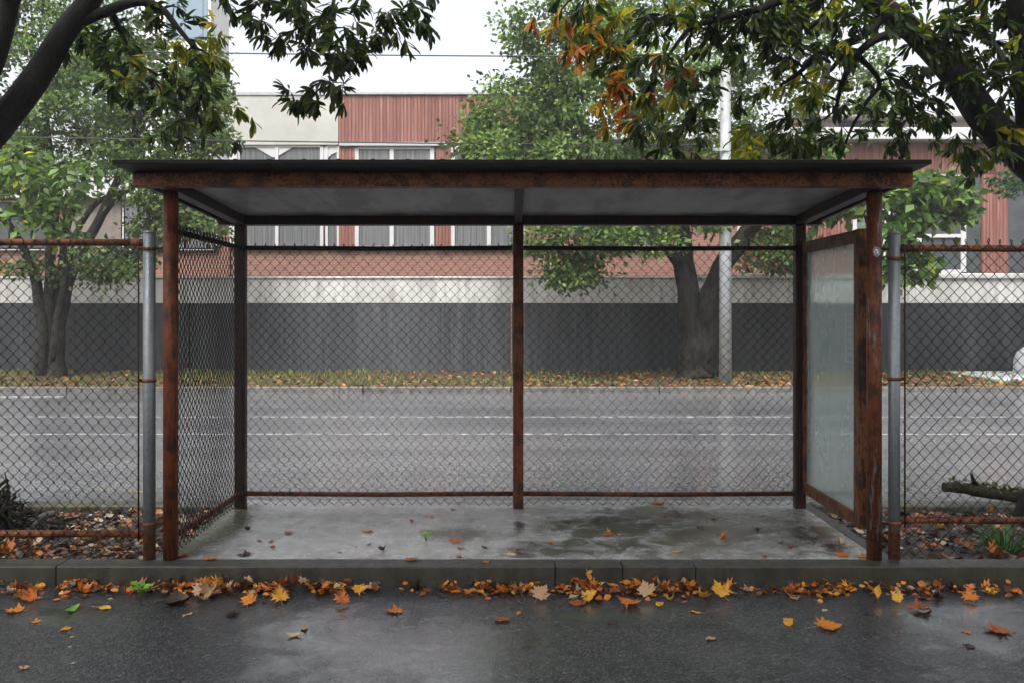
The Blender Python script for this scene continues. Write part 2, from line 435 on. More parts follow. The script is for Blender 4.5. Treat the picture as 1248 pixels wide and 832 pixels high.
# ================================================================== GROUND
ZR = -.125                                              # level of both roadways; the slab is level 0
g = MB(); g.box((-200, -200, -.40), (200, 200, -.20))
tag(g.build('terrain', M['terrain']), kind='structure')
def sheet(name, mat, x0, x1, y0, y1, z, t=.07, bevel=0):
    m = MB(); m.box((x0, y0, z - t), (x1, y1, z))
    return tag(m.build(name, mat, bevel=bevel), kind='structure')
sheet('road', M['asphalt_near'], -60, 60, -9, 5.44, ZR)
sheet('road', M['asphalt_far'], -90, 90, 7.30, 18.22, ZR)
KY0, KY1 = 5.43, 5.60                                   # front kerb
kb = MB()
for x0, x1 in zip([-14, -8.2, -5.3, -2.75, .267, .674, 1.115, 3.3, 6.2, 9], [-8.2, -5.3, -2.75, .267, .674, 1.115, 3.3, 6.2, 9, 14]):
    kb.box((x0 + .0015, KY0, -.19), (x1 - .0015, KY1, 0))
kb.box((-14, KY0 + .03, -.19), (14, KY1 - .004, -.02))   # bedding behind the joints
tag(kb.build('kerb', M['kerb_near'], bevel=.009, seg=3), kind='structure')
kb = MB()
for x0, x1 in ((-14, -4.4), (-4.38, -2.235), (2.42, 4.6), (4.62, 14)):
    kb.box((x0, 7.13, -.19), (x1, 7.31, 0))
tag(kb.build('kerb', M['kerb_back'], bevel=.02, seg=3), kind='structure')
kb = MB()
for i in range(-12, 12):
    kb.box((i * 3 + .01, 18.20, -.19), (i * 3 + 2.99, 18.36, -.01))
tag(kb.build('kerb', M['kerb_far'], bevel=.02), kind='structure')
# slab under the shelter
m = MB(); m.box((-2.225, KY1 + .004, -.18), (2.31, 7.34, -.003))
tag(m.build('slab', M['concrete_slab'], bevel=.012), kind='structure')
m = MB(); m.box((2.314, KY1 + .004, -.18), (2.41, 7.30, -.012))
tag(m.build('slab', M['kerb_near'], bevel=.01), kind='structure')

def rough_sheet(name, mat, x0, x1, y0, y1, zf, nx, ny):
    vs = []; fs = []
    for j in range(ny + 1):
        for i in range(nx + 1):
            x = x0 + (x1 - x0) * i / nx; y = y0 + (y1 - y0) * j / ny
            vs.append((x, y, zf(x, y)))
    for j in range(ny):
        for i in range(nx):
            a = j * (nx + 1) + i
            fs.append((a, a + 1, a + nx + 2, a + nx + 1))
    m = MB(); m.add(vs, fs, True)
    return tag(m.build(name, mat, recalc=False), kind='structure')
def bedz(x, y):
    return -.055 + .030 * mnoise.noise(Vector((x * 2.1, y * 2.1, 3))) + .012 * mnoise.noise(Vector((x * 8, y * 8, 1)))
rough_sheet('soil', M['soil'], -14, -2.228, KY1 + .002, 7.128, bedz, 240, 40)
rough_sheet('soil', M['soil'], 2.413, 14, KY1 + .002, 7.128, bedz, 240, 40)
def vergez(x, y):
    return -.035 + .05 * min(1, (y - 18.3) / 3) + .03 * mnoise.noise(Vector((x * .8, y * .8, 5)))
rough_sheet('verge', M['verge_ground'], -45, 45, 18.33, 22.36, vergez, 300, 30)

# painted lines, thin sheets just above the roadway
def stripe(x0, x1, y, w, mat, z=ZR + .004, ya=None):
    m = MB(); n = 40
    for i in range(n):
        a = x0 + (x1 - x0) * i / n; b = x0 + (x1 - x0) * (i + 1) / n
        m.quad((a, y - w / 2, z), (b, y - w / 2, z), (b, y + w / 2, z), (a, y + w / 2, z))
    return tag(m.build('road_marking', mat), kind='structure')
stripe(-40, 40, 12.08, .11, M['paint_white'])
stripe(-40, 40, 14.02, .11, M['paint_white'])
stripe(-40, 40, 8.30, .12, M['paint_yellow'])
stripe(-22, -8.62, 17.25, .42, M['paint_white'])

# ================================================================== CHAIN LINK
def chain(mb, O, U, length, z0, z1, du=.079, dv=.084, r=.0029, knuckle=True, seed=0, top_h=.03):
    """woven diamond netting on the vertical plane through O along U"""
    U = Vector(U).normalized(); N = Vector((-U.y, U.x, 0))
    nw = int(round(length / (du / 2)))
    rows = int(round((z1 - z0) / (dv / 2)))
    rr = random.Random(seed)
    def warp(u, z):
        q = Vector((u * 1.3 + seed * 7, z * 1.1, seed))
        return N * (.022 * mnoise.noise(q)) + U * (.013 * mnoise.noise(q * 1.7 + Vector((9, 0, 0)))) + Vector((0, 0, .016 * mnoise.noise(q * 1.5 + Vector((0, 9, 4)))))
    for w in range(nw):
        u0 = w * du / 2
        pts = []
        for k in range(rows + 1):
            side = (k + w) % 2
            u = u0 + (du / 2 + .003 if side else -.003)
            z = z0 + k * dv / 2 + rr.uniform(-.002, .002)
            u += rr.uniform(-.0016, .0016)
            pts.append(Vector(O) + U * u + Vector((0, 0, z)) + N * (.003 if side else -.003) + warp(u, z))
        mb.tube(pts, r, 4, caps=False, smooth=True)
        if knuckle:
            e = pts[-1]
            s = 1 if (rows + w) % 2 == 0 else -1
            h = top_h * rr.uniform(.7, 1.2)
            mb.tube([e, e + U * (s * .009) + Vector((0, 0, h * .55)), e + U * (s * .004 + rr.uniform(-.008, .008)) + N * .006 + Vector((0, 0, h))], r * 1.15, 4, caps=False)

# ================================================================== BUS SHELTER
XL, XR, YF, YB = -2.12, 2.26, 5.62, 7.05
YF = 5.60
sh = empty('bus_shelter', ((XL + XR) / 2, YF, 0), 'open rusty steel bus shelter with flat dark roof, wire mesh back and glazed right end', 'bus shelter')
def zr(y): return 2.375 - .052 * (y - 5.45)             # underside of the roof sheet
for x, mat in ((XL, 'rust_post'), (XR, 'rust_post_flaking')):
    m = MB(); m.tube([(x, YF, -.003), (x, YF, 1.2), (x, YF, zr(YF) - .085)], .0455, 20)
    part(m, 'post', M[mat], sh)
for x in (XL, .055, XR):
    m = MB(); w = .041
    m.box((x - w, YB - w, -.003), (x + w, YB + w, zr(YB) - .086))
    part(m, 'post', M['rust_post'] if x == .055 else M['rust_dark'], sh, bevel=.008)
def beam(a0, a1, b0, b1, along, depth=.085):
    """steel section hung under the sloping roof sheet"""
    m = MB()
    if along == 'x':
        m.hexa([(a0, b0, zr(b0) - depth), (a1, b0, zr(b0) - depth), (a1, b1, zr(b1) - depth), (a0, b1, zr(b1) - depth),
                (a0, b0, zr(b0) - .002), (a1, b0, zr(b0) - .002), (a1, b1, zr(b1) - .002), (a0, b1, zr(b1) - .002)])
    return m
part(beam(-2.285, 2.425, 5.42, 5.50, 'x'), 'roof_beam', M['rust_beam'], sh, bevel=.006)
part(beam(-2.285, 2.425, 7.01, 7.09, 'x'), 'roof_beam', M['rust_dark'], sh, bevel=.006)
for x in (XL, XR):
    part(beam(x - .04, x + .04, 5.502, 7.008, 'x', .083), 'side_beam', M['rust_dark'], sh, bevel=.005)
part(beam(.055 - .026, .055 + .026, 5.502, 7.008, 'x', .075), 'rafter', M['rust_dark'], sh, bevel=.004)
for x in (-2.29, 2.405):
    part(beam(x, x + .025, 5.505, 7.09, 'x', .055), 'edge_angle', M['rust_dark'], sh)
for x0, x1 in ((XL + .043, -1.32), (-1.317, .027), (.083, 1.25), (1.253, XR - .043)):
    m = MB(); y0, y1 = 5.503, 7.007
    m.hexa([(x0, y0, zr(y0) - .016), (x1, y0, zr(y0) - .016), (x1, y1, zr(y1) - .016), (x0, y1, zr(y1) - .016),
            (x0, y0, zr(y0) - .004), (x1, y0, zr(y0) - .004), (x1, y1, zr(y1) - .004), (x0, y1, zr(y1) - .004)])
    part(m, 'ceiling_panel', M['ceiling_grey'], sh)
m = MB(); y0, y1 = 5.19, 7.22
m.hexa([(-2.305, y0, zr(y0)), (2.43, y0, zr(y0)), (2.43, y1, zr(y1)), (-2.305, y1, zr(y1)),
        (-2.305, y0, zr(y0) + .026), (2.43, y0, zr(y0) + .026), (2.43, y1, zr(y1) + .026), (-2.305, y1, zr(y1) + .026)])
roof = part(m, 'roof_sheet', M['roof_black'], sh, bevel=.004)
m = MB()
for k in range(24):                                      # ribs of the sheet
    x = -2.2 + k * .2
    if x < 2.40:
        m.hexa([(x - .018, 5.21, zr(5.21) + .0265), (x + .018, 5.21, zr(5.21) + .0265), (x + .018, 7.2, zr(7.2) + .0265), (x - .018, 7.2, zr(7.2) + .0265),
                (x - .008, 5.21, zr(5.21) + .034), (x + .008, 5.21, zr(5.21) + .034), (x + .008, 7.2, zr(7.2) + .034), (x - .008, 7.2, zr(7.2) + .034)])
part(m, 'roof_rib', M['roof_black'], sh, up=roof)
# rails and netting of the back and of the left end
ZT, ZB = 2.03, .11
for x0, x1, sd in ((XL + .042, .013, 1), (.097, XR - .042, 2)):
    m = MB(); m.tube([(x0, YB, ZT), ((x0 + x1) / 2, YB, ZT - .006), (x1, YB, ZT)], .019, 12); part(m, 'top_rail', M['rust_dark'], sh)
    m = MB(); m.tube([(x0, YB, ZB), ((x0 + x1) / 2, YB, ZB - .008), (x1, YB, ZB)], .019, 12); part(m, 'bottom_rail', M['rust_post'], sh)
    m = MB(); chain(m, (x0 + .006, YB - .024, 0), (1, 0, 0), x1 - x0 - .012, .025, 2.045, seed=sd, du=.076, dv=.080); part(m, 'mesh_panel', M['wire_dark'], sh, recalc=False)
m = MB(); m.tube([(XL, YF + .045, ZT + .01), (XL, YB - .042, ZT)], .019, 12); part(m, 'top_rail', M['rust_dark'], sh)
m = MB(); m.tube([(XL, YF + .045, ZB + .02), (XL, YB - .042, ZB)], .021, 12); part(m, 'bottom_rail', M['rust_rail'], sh)
m = MB(); chain(m, (XL + .024, YF + .05, 0), (0, 1, 0), YB - YF - .10, .045, 2.05, seed=3, r=.0031, du=.066, dv=.066); part(m, 'mesh_panel', M['wire_knuckle'], sh, recalc=False)
# glazed end panel on the right
gx0, gx1, gy0, gy1, gz0, gz1 = 2.262, 2.335, 5.85, 6.985, .125, 2.075
fw = .095
m = MB()
m.box((gx0, gy0, gz0), (gx1, gy0 + fw, gz1)); m.box((gx0, gy1 - .05, gz0), (gx1, gy1, gz1))
m.box((gx0 + .002, gy0 + fw - .002, gz0 + .003), (gx1 - .002, gy1 - .048, gz0 + .088)); m.box((gx0 + .002, gy0 + fw - .002, gz1 - .088), (gx1 - .002, gy1 - .048, gz1 - .003))
for z in (.35, 1.85):                                    # brackets to the posts
    m.box((gx0 + .02, YF + .03, z), (gx0 + .05, gy0 + .005, z + .04)); m.box((gx0 + .02, gy1 - .005, z), (gx0 + .05, YB - .035, z + .04))
dp = part(m, 'display_panel', M['rust_panel'], sh, bevel=.005)
m = MB(); m.box((gx0 + .016, gy0 + fw - .006, gz0 + .08), (gx0 + .022, gy1 - .044, gz1 - .08))
part(m, 'pane', M['dusty_glass'], sh, up=dp)
m = MB(); ex = gx0 + .0135                                # faint outline of an old timetable on the glass
def etch(y0, z0, y1, z1, w=.003):
    if abs(y1 - y0) > abs(z1 - z0): m.box((ex, min(y0, y1), z0 - w / 2), (ex + .002, max(y0, y1), z0 + w / 2))
    else: m.box((ex, y0 - w / 2, min(z0, z1)), (ex + .002, y0 + w / 2, max(z0, z1)))
ea, eb, ez0, ez1 = 5.975, 6.12, 1.20, 1.515
etch(ea, ez1, eb, ez1); etch(ea, ez0, eb, ez0); etch(eb, ez0, eb, ez1); etch(ea, ez0, ea, ez1)
rr = random.Random(5)
for k in range(1, 7):
    z = ez0 + (ez1 - ez0) * k / 7
    etch(ea + .01, z, eb - .012 - rr.uniform(0, .03), z, .002)
    for q in range(4):
        y = ea + .02 + q * .03 + rr.uniform(0, .008)
        etch(y, z + .014, y + rr.uniform(.008, .018), z + .014, .0022)
part(m, 'etched_timetable', M['etch'], sh, up=dp)
# round sticker wrapped on the right front post
def sticker(name, mat, r0, polys=None, rad=.0470, zc=1.905, ac=R(-90)):
    m = MB()
    def xf(u, v): a = ac + u / .0455; return (XR + rad * math.cos(a), YF + rad * math.sin(a), zc + v)
    if polys is None:
        n = 24; vs = [xf(0, 0)]
        for i in range(n):
            a = 2 * PI * i / n; k = 1 + .05 * math.sin(3 * a + 1) + .04 * math.sin(7 * a)
            vs.append(xf(r0 * k * .92 * math.cos(a), r0 * k * 1.15 * math.sin(a)))
        for i in range(n): m.add([vs[0], vs[1 + i], vs[1 + (i + 1) % n]], [(0, 1, 2)])
    else:
        for poly in polys: m.add([xf(*p) for p in poly], [tuple(range(len(poly)))])
    return m
simple('sticker_grey', (.20, .20, .22), .45, 0, .4, .35, 90, .05)
simple('sticker_white', (.78, .78, .78), .5, 0, .4, .1)
st = part(sticker('sticker', None, .028), 'sticker', M['sticker_grey'], sh)
def bar(x0, y0, x1, y1, w=.0042):
    d = Vector((x1 - x0, y1 - y0)); n = Vector((-d.y, d.x)).normalized() * w
    return [(x0 - n.x, y0 - n.y), (x1 - n.x, y1 - n.y), (x1 + n.x, y1 + n.y), (x0 + n.x, y0 + n.y)]
part(sticker('sticker_mark', None, 0, [bar(-.013, .011, .003, .012), bar(.003, .012, -.002, .002), bar(-.002, .002, .009, -.004), bar(.009, -.004, -.003, -.013), bar(-.016, .004, -.012, -.010, .0028), bar(-.013, -.019, .012, -.017, .0024)], rad=.0476), 'sticker_mark', M['sticker_white'], sh, up=st)

# ================================================================== FENCES
def fence(side, label):
    s = -1 if side == 'l' else 1
    xp = -2.253 if s < 0 else 2.385
    y = YF
    root = empty('chain_link_fence', (xp, y, bedz(xp + s * .1, y + .05)), label, 'fence')
    zt, zb = (1.964, .155) if s < 0 else (1.93, .242)
    r = .037 if s < 0 else .035
    for k, x in enumerate((xp, xp + s * 3.05, xp + s * 6.1)):
        m = MB(); top = 2.035 if s < 0 else 2.03
        m.tube([(x, y, -.09), (x, y, top - .012)], r, 20)
        m.tube([(x, y, top - .012), (x, y, top - .003), (x, y, top + .004)], [r * 1.04, r * .95, r * .55], 20)
        po = part(m, 'post', M['galvanised'], root)
        for z in ((1.925, 1.11, .22) if s < 0 else (1.865, 1.12, .225)):
            c = MB()
            c.tube([(x, y, z - .010), (x, y, z + .010)], r + .005, 20)
            c.box((x + s * (r + .001), y - .006, z - .010), (x + s * (r + .028), y + .006, z + .010)) if s > 0 else c.box((x - r - .028, y - .006, z - .010), (x - r - .001, y + .006, z + .010))
            c.tube([(x + s * (r + .018), y - .016, z), (x + s * (r + .018), y + .016, z)], .005, 8)
            part(c, 'clamp', M['rust_rail'], root, up=po)
        if k == 0:
            xs = XL - .044 if s < 0 else XR + .044        # short ties to the shelter post
            for z in (1.925, .22):
                c = MB()
                c.box((min(xs, x - s * r), y - .008, z - .008), (max(xs, x - s * r), y + .008, z + .008))
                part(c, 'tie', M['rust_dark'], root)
    for k in range(2):
        a = xp + s * (3.05 * k + r * .9); b = xp + s * (3.05 * (k + 1) - r * .9)
        lo, hi = min(a, b), max(a, b)
        for nm, z, rad in (('top_rail', zt, .0215), ('bottom_rail', zb, .022)):
            m = MB(); m.tube([(lo, y, z), (lo + (hi - lo) * .3, y, z - .004), (lo + (hi - lo) * .7, y, z + .003), (hi, y, z)], rad, 14)
            q = a + s * .045
            m.tube([(q - .03, y, z), (q + .03, y, z)], rad + .004, 14)
            part(m, nm, M['rust_rail'], root)
        m = MB(); chain(m, (lo + .012, y - .026, 0), (1, 0, 0), hi - lo - .024, .02, zt + .022 if s > 0 else zt + .012, seed=11 + k + (5 if s > 0 else 0), du=.071, dv=.076)
        part(m, 'mesh_panel', M['wire_dark'], root, recalc=False)
        m = MB(); q = a + s * .022
        m.tube([(q, y - .03, zb - .04), (q, y - .03, zt)], .0055, 8)
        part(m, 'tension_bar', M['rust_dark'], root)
    return root
fence('l', 'rusty railed chain link fence joining the left wire mesh end of the shelter')
fence('r', 'rusty railed chain link fence joining the right glazed end of the shelter')

# ================================================================== FAR SIDE: WALL AND BUILDINGS
w0 = empty('boundary_wall', (0, 22.36, 0), 'long dark grey weathered wall with a pale band and coping along the far verge', 'wall')
m = MB()
for i in range(-4, 4): m.box((i * 8 + .01, 22.36, -.12), (i * 8 + 7.99, 22.60, 1.695))
part(m, 'wall', M['dark_wall'], w0, bevel=.01)
m = MB(); m.box((-32, 22.345, 1.697), (32, 22.58, 2.30)); part(m, 'pale_band', M['white_band'], w0, bevel=.015)
m = MB()
m.box((-32, 22.30, 2.302), (4.2, 22.64, 2.36)); m.box((4.3, 22.27, 2.302), (32, 22.66, 2.44))
part(m, 'coping', M['white_band'], w0, bevel=.03)

BY = 30.0
def bx(px): return (px - CX) / F * BY
def bz(py): return CH - (py - CY) / F * BY
def face(px0, px1, py0, py1, y0, y1):
    m = MB(); m.box((bx(px0), y0, bz(py1)), (bx(px1), y1, bz(py0))); return m
def window(root, px0, px1, py0, py1, mull=(), fw=5, rails=(), pane='window_glass', y=29.93):
    wd = part(face(px0, px1, py0, py1, y, 30.05), 'window', M[pane], root)
    m = MB(); d0, d1 = y - .07, y + .02
    def b(a, c, e, f): m.box((bx(a), d0, bz(f)), (bx(c), d1, bz(e)))
    b(px0 - fw * .5, px0 + fw * .5, py0, py1); b(px1 - fw * .5, px1 + fw * .5, py0, py1)
    b(px0 + fw * .5, px1 - fw * .5, py0 - fw * .4, py0 + fw * .4); b(px0 + fw * .5, px1 - fw * .5, py1 - fw * .5, py1 + fw * .3)
    for q in mull: b(q - fw * .5, q + fw * .5, py0 + fw * .4, py1 - fw * .5)
    for q in rails:
        edges = [px0] + sorted(mull) + [px1]
        for e0, e1 in zip(edges[:-1], edges[1:]): b(e0 + fw * .5, e1 - fw * .5, q - fw * .35, q + fw * .35)
    part(m, 'frame', M['frame_white'], root, up=wd)
    return wd
# middle building: white panel to the left, red boarding to the right, long windows below
b1 = empty('office_building', (bx(480), BY, 0), 'building with a white upper panel beside red vertical boarding, above long grey windows', 'building')
m = MB(); m.box((bx(282), 30.0, -.3), (bx(692), 41, bz(118))); part(m, 'wall', M['brick'], b1)
part(face(281, 413.5, 116, 178, 29.80, 30.02), 'upper_panel', M['render_white'], b1)
part(face(414, 692, 117.5, 175, 29.82, 30.02), 'red_boarding', M['red_cladding'], b1)
m = MB(); m.box((bx(281), 29.76, bz(118)), (bx(413.6), 30.1, bz(114.5))); m.box((bx(413.7), 29.74, bz(117.3)), (bx(693), 30.1, bz(114.5)))
part(m, 'roof_trim', M['trim_grey'], b1)
part(face(415, 545, 175.2, 179.5, 29.74, 30.02), 'window_head', M['trim_grey'], b1)
for a, c in ((414, 433), (532, 550), (640, 660)):
    part(face(a, c, 180, 305, 29.84, 30.02), 'red_pier', M['red_cladding'], b1)
part(face(282, 291, 178.2, 303, 29.80, 30.02), 'white_pilaster', M['frame_white'], b1)
window(b1, 292, 393, 179, 303, mull=(338.5,), fw=4)
window(b1, 399, 413, 179, 303, fw=3)
window(b1, 435.5, 527, 181, 303, mull=(478,), fw=5)
window(b1, 552, 638, 181, 303, mull=(596,), fw=5)
# white scalloped blinds in the tops of the windows
def tri(pts, y=29.905):
    m = MB(); m.prism([(bx(a), bz(b)) for a, b in pts], .02, lambda u, v, w: (u, y - w, v)); part(m, 'blind', M['frame_white'], b1)
tri([(312, 180.5), (358, 180.5), (342, 190), (334, 193), (327, 189)])
tri([(395, 180.5), (412, 180.5), (412, 186), (405, 189), (400, 194), (397, 199), (395, 205)])
# right building: low, white roof band over red boarding
b2 = empty('low_building', (bx(960), BY, 0), 'low building with red boarding under a white roof band, behind the right fence', 'building')
m = MB(); m.box((bx(694), 30.0, -.3), (bx(1640), 40, bz(160))); part(m, 'wall', M['brick'], b2)
part(face(694, 1640, 175.5, 212, 29.82, 30.02), 'red_boarding', M['red_cladding'], b2)
m = MB(); m.box((bx(690), 29.3, bz(175)), (bx(1640), 40.2, bz(160.5))); part(m, 'roof_band', M['frame_white'], b2, bevel=.03)
m = MB(); m.box((bx(985), 30.6, bz(160)), (bx(1640), 39.5, bz(143))); c2 = part(m, 'upper_storey', M['render_white'], b2)
part(face(1030, 1082, 144, 159.5, 30.55, 30.61), 'clerestory', M['clad_dark'], b2)
m = MB(); m.box((bx(975), 29.9, bz(142.8)), (bx(1640), 40, bz(134.5))); part(m, 'upper_roof', M['frame_white'], b2, bevel=.03)
window(b2, 1040, 1075, 213, 332, mull=(), fw=5)
window(b2, 1084, 1172, 213, 332, mull=(1118,), fw=6, rails=(288,), pane='clad_dark')
window(b2, 720, 800, 213, 303, mull=(760,), fw=5); window(b2, 900, 975, 213, 303, mull=(938,), fw=5)
for a, c in ((1175, 1193), (1226, 1300)): part(face(a, c, 212.5, 333, 29.90, 30.02), 'dark_boarding', M['clad_dark'], b2)
for a, c in ((1193.5, 1225.5), (985, 1036), (1301, 1340)): part(face(a, c, 212.5, 333, 29.84, 30.02), 'red_pier', M['red_cladding'], b2)
window(b2, 1345, 1440, 213, 303, mull=(1390,), fw=5)
# left building: low with a white eaves band
b3 = empty('low_building', (bx(60), BY, 0), 'low brown building with white eaves and dark windows behind the left fence', 'building')
m = MB(); m.box((bx(-420), 30.2, -.3), (bx(278), 40, bz(243))); part(m, 'wall', M['brick'], b3)
m = MB(); m.box((bx(-420), 29.8, bz(242.8)), (bx(279), 40.2, bz(229))); part(m, 'roof_band', M['frame_white'], b3, bevel=.03)
part(face(74, 146, 244, 336, 30.08, 30.22), 'brown_panel', M['clad_brown'], b3)
window(b3, -60, 62, 246, 304, mull=(-20, 11, 38), fw=3.5, pane='clad_dark', y=30.12)
window(b3, 150, 262, 246, 304, mull=(188, 225), fw=3.5, y=30.12); window(b3, -300, -90, 246, 304, mull=(-230, -160), fw=3.5, y=30.12)
# tower block
def tz(py): return CH - (py - CY) / F * 62
def tx(px): return (px - CX) / F * 62
b4 = empty('tower_block', (tx(232), 62, 0), 'pale tower block with blue grey glazing rising behind the left trees', 'building')
m = MB(); m.box((tx(170), 62, -.3), (tx(257), 66, 27)); part(m, 'wall', M['concrete_pale'], b4)
m = MB(); m.box((tx(203), 61.9, tz(48)), (tx(253), 62.1, 25.5)); part(m, 'glazing', M['tower_glass'], b4)
m = MB(); m.box((tx(168), 61.8, 27.0), (tx(258), 66.2, 27.5)); part(m, 'parapet', M['concrete_pale'], b4)

# white object and pad at the right end of the wall
tp = P(1252, 455, 21.4)
tk = empty('storage_tank', (tp.x + .35, 21.45, .02), 'rounded white tank at the foot of the dark wall behind the right fence', 'tank')
m = MB(); c = Vector((tp.x + .32, 21.45, 0))
prof = [(.0, .72), (.16, .71), (.34, .65), (.47, .54), (.54, .40), (.56, .2), (.56, .03)]
m.tube([(c.x, c.y, z) for r, z in prof], [max(r, .004) for r, z in prof], 28); part(m, 'shell', M['tank_white'], tk)
m = MB(); m.tube([(c.x, c.y, .70), (c.x, c.y, .76)], .11, 16); part(m, 'lid', M['trim_grey'], tk)
m = MB(); q = P(1203, 462, 20.2); m.box((q.x, 19.75, -.08), (q.x + 4.5, 22.2, .035))
tag(m.build('slab', M['tank_white'], bevel=.02), kind='structure')

# utility pole and wires
pb = P(884, 468, 19.3)
up = empty('utility_pole', (pb.x, 19.3, 0), 'pale utility pole beside the broad tree trunk on the far verge', 'utility pole')
m = MB(); m.tube([(pb.x, 19.3, -.1), (pb.x, 19.3, 4), (pb.x + .01, 19.3, 9.2)], [.135, .122, .095], 18); part(m, 'shaft', M['pole_pale'], up)
for z in (6.9, 4.95):
    m = MB(); m.box((pb.x - .30, 19.15, z - .03), (pb.x + .02, 19.19, z + .03)); br = part(m, 'bracket', M['trim_grey'], up, bevel=.005)
    m = MB(); m.tube([(pb.x - .27, 19.17, z + .032), (pb.x - .27, 19.17, z + .10)], [.03, .02], 10); part(m, 'insulator', M['trim_grey'], up, up=br)
def wire(pts, label):
    a, b, c = [Vector(p) for p in pts]
    m = MB(); q = []
    for i in range(41):
        s = i / 40; q.append(a * (2 * (s - .5) * (s - 1)) + b * (-4 * s * (s - 1)) + c * (2 * s * (s - .5)))
    m.tube(q, .014, 5)
    return tag(m.build('power_line', M['cable_black'], origin=a), label, 'power line')
pw = Vector((pb.x - .27, 19.17, 7.01))
wire((P(-900, 40, 19.1), P(340, 66, 19.1), pw), 'upper overhead cable crossing the white sky above the red boarded building')
pw = Vector((pb.x - .27, 19.17, 5.06))
wire((P(-900, 148, 19.1), P(200, 170.5, 19.1), pw), 'lower overhead cable passing in front of the white panel and the red boarding')

# ================================================================== FOLIAGE
def leaf_template(kind):
    """verts as (u across, v along, w up), faces"""
    if kind == 'long':                                   # long, widest beyond the middle, folded along the midrib
        vs = [(0, 0, 0), (-.065, .25, .02), (0, .25, -.015), (.065, .25, .02), (-.125, .60, .0), (0, .60, -.05), (.125, .60, .0), (-.095, .84, -.06), (0, .84, -.10), (.095, .84, -.06), (0, 1, -.18)]
        fs = [(0, 2, 1), (0, 3, 2), (1, 2, 5, 4), (2, 3, 6, 5), (4, 5, 8, 7), (5, 6, 9, 8), (7, 8, 10), (8, 9, 10)]
    elif kind == 'far':
        vs = [(0, 0, 0), (-.30, .5, .06), (0, .5, -.03), (.30, .5, .06), (0, 1, -.12)]
        fs = [(0, 2, 1), (0, 3, 2), (1, 2, 4), (2, 3, 4)]
    elif kind == 'litter':
        vs = [(0, 0, .05), (-.32, .35, .12), (0, .42, 0), (.32, .35, .10), (-.22, .75, .05), (.24, .72, .14), (0, 1, .08)]
        fs = [(0, 2, 1), (0, 3, 2), (1, 2, 4), (2, 3, 5), (4, 2, 6), (2, 5, 6)]
    elif kind == 'blade':
        vs = [(-.03, 0, 0), (.03, 0, 0), (-.02, .6, .06), (.02, .6, .06), (0, 1, .22)]
        fs = [(0, 1, 3, 2), (2, 3, 4)]
    return np.array(vs, float), fs
def leaf_mesh(name, kind, pos, dirs, nrm, size, tint, mat, parent=None, origin=(0, 0, 0), width=None):
    T, fs = leaf_template(kind)
    pos = np.asarray(pos, float) - np.array(origin, float); dirs = np.asarray(dirs, float); nrm = np.asarray(nrm, float)
    dirs /= np.linalg.norm(dirs, axis=1)[:, None] + 1e-9
    side = np.cross(dirs, nrm); side /= np.linalg.norm(side, axis=1)[:, None] + 1e-9
    up = np.cross(side, dirs)
    n = len(pos); k = len(T); size = np.asarray(size, float)
    wd = np.ones(n) if width is None else np.asarray(width)
    V = (pos[:, None, :] + size[:, None, None] * (side[:, None, :] * (T[None, :, 0:1] * wd[:, None, None]) + dirs[:, None, :] * T[None, :, 1:2] + up[:, None, :] * T[None, :, 2:3])).reshape(-1, 3)
    lens = np.array([len(f) for f in fs]); flat = np.concatenate([np.array(f) for f in fs])
    loops = (flat[None, :] + (np.arange(n) * k)[:, None]).ravel()
    tot = np.tile(lens, n); starts = np.concatenate([[0], np.cumsum(tot)[:-1]])
    me = bpy.data.meshes.new(name)
    me.vertices.add(len(V)); me.vertices.foreach_set('co', V.ravel())
    me.loops.add(len(loops)); me.loops.foreach_set('vertex_index', loops.astype(np.int32))
    me.polygons.add(len(tot)); me.polygons.foreach_set('loop_start', starts.astype(np.int32)); me.polygons.foreach_set('loop_total', tot.astype(np.int32))
    me.polygons.foreach_set('use_smooth', np.ones(len(tot), bool))
    me.update(calc_edges=True)
    at = me.attributes.new('tint', 'FLOAT_COLOR', 'POINT')
    c = np.ones((n, k, 4)); c[:, :, :3] = np.asarray(tint)[:, None, :]
    at.data.foreach_set('color', c.ravel().astype(np.float32))
    me.materials.append(mat)
    o = bpy.data.objects.new(name, me); link(o, parent)
    if parent is None: o.location = origin
    return o
def unit(n):
    v = rng.normal(size=(n, 3)); return v / np.linalg.norm(v, axis=1)[:, None]
def pick(pal, w, n):
    pal = np.array(pal); w = np.array(w, float); w /= w.sum()
    c = pal[rng.choice(len(pal), n, p=w)]
    return c * rng.uniform(.75, 1.25, (n, 1))

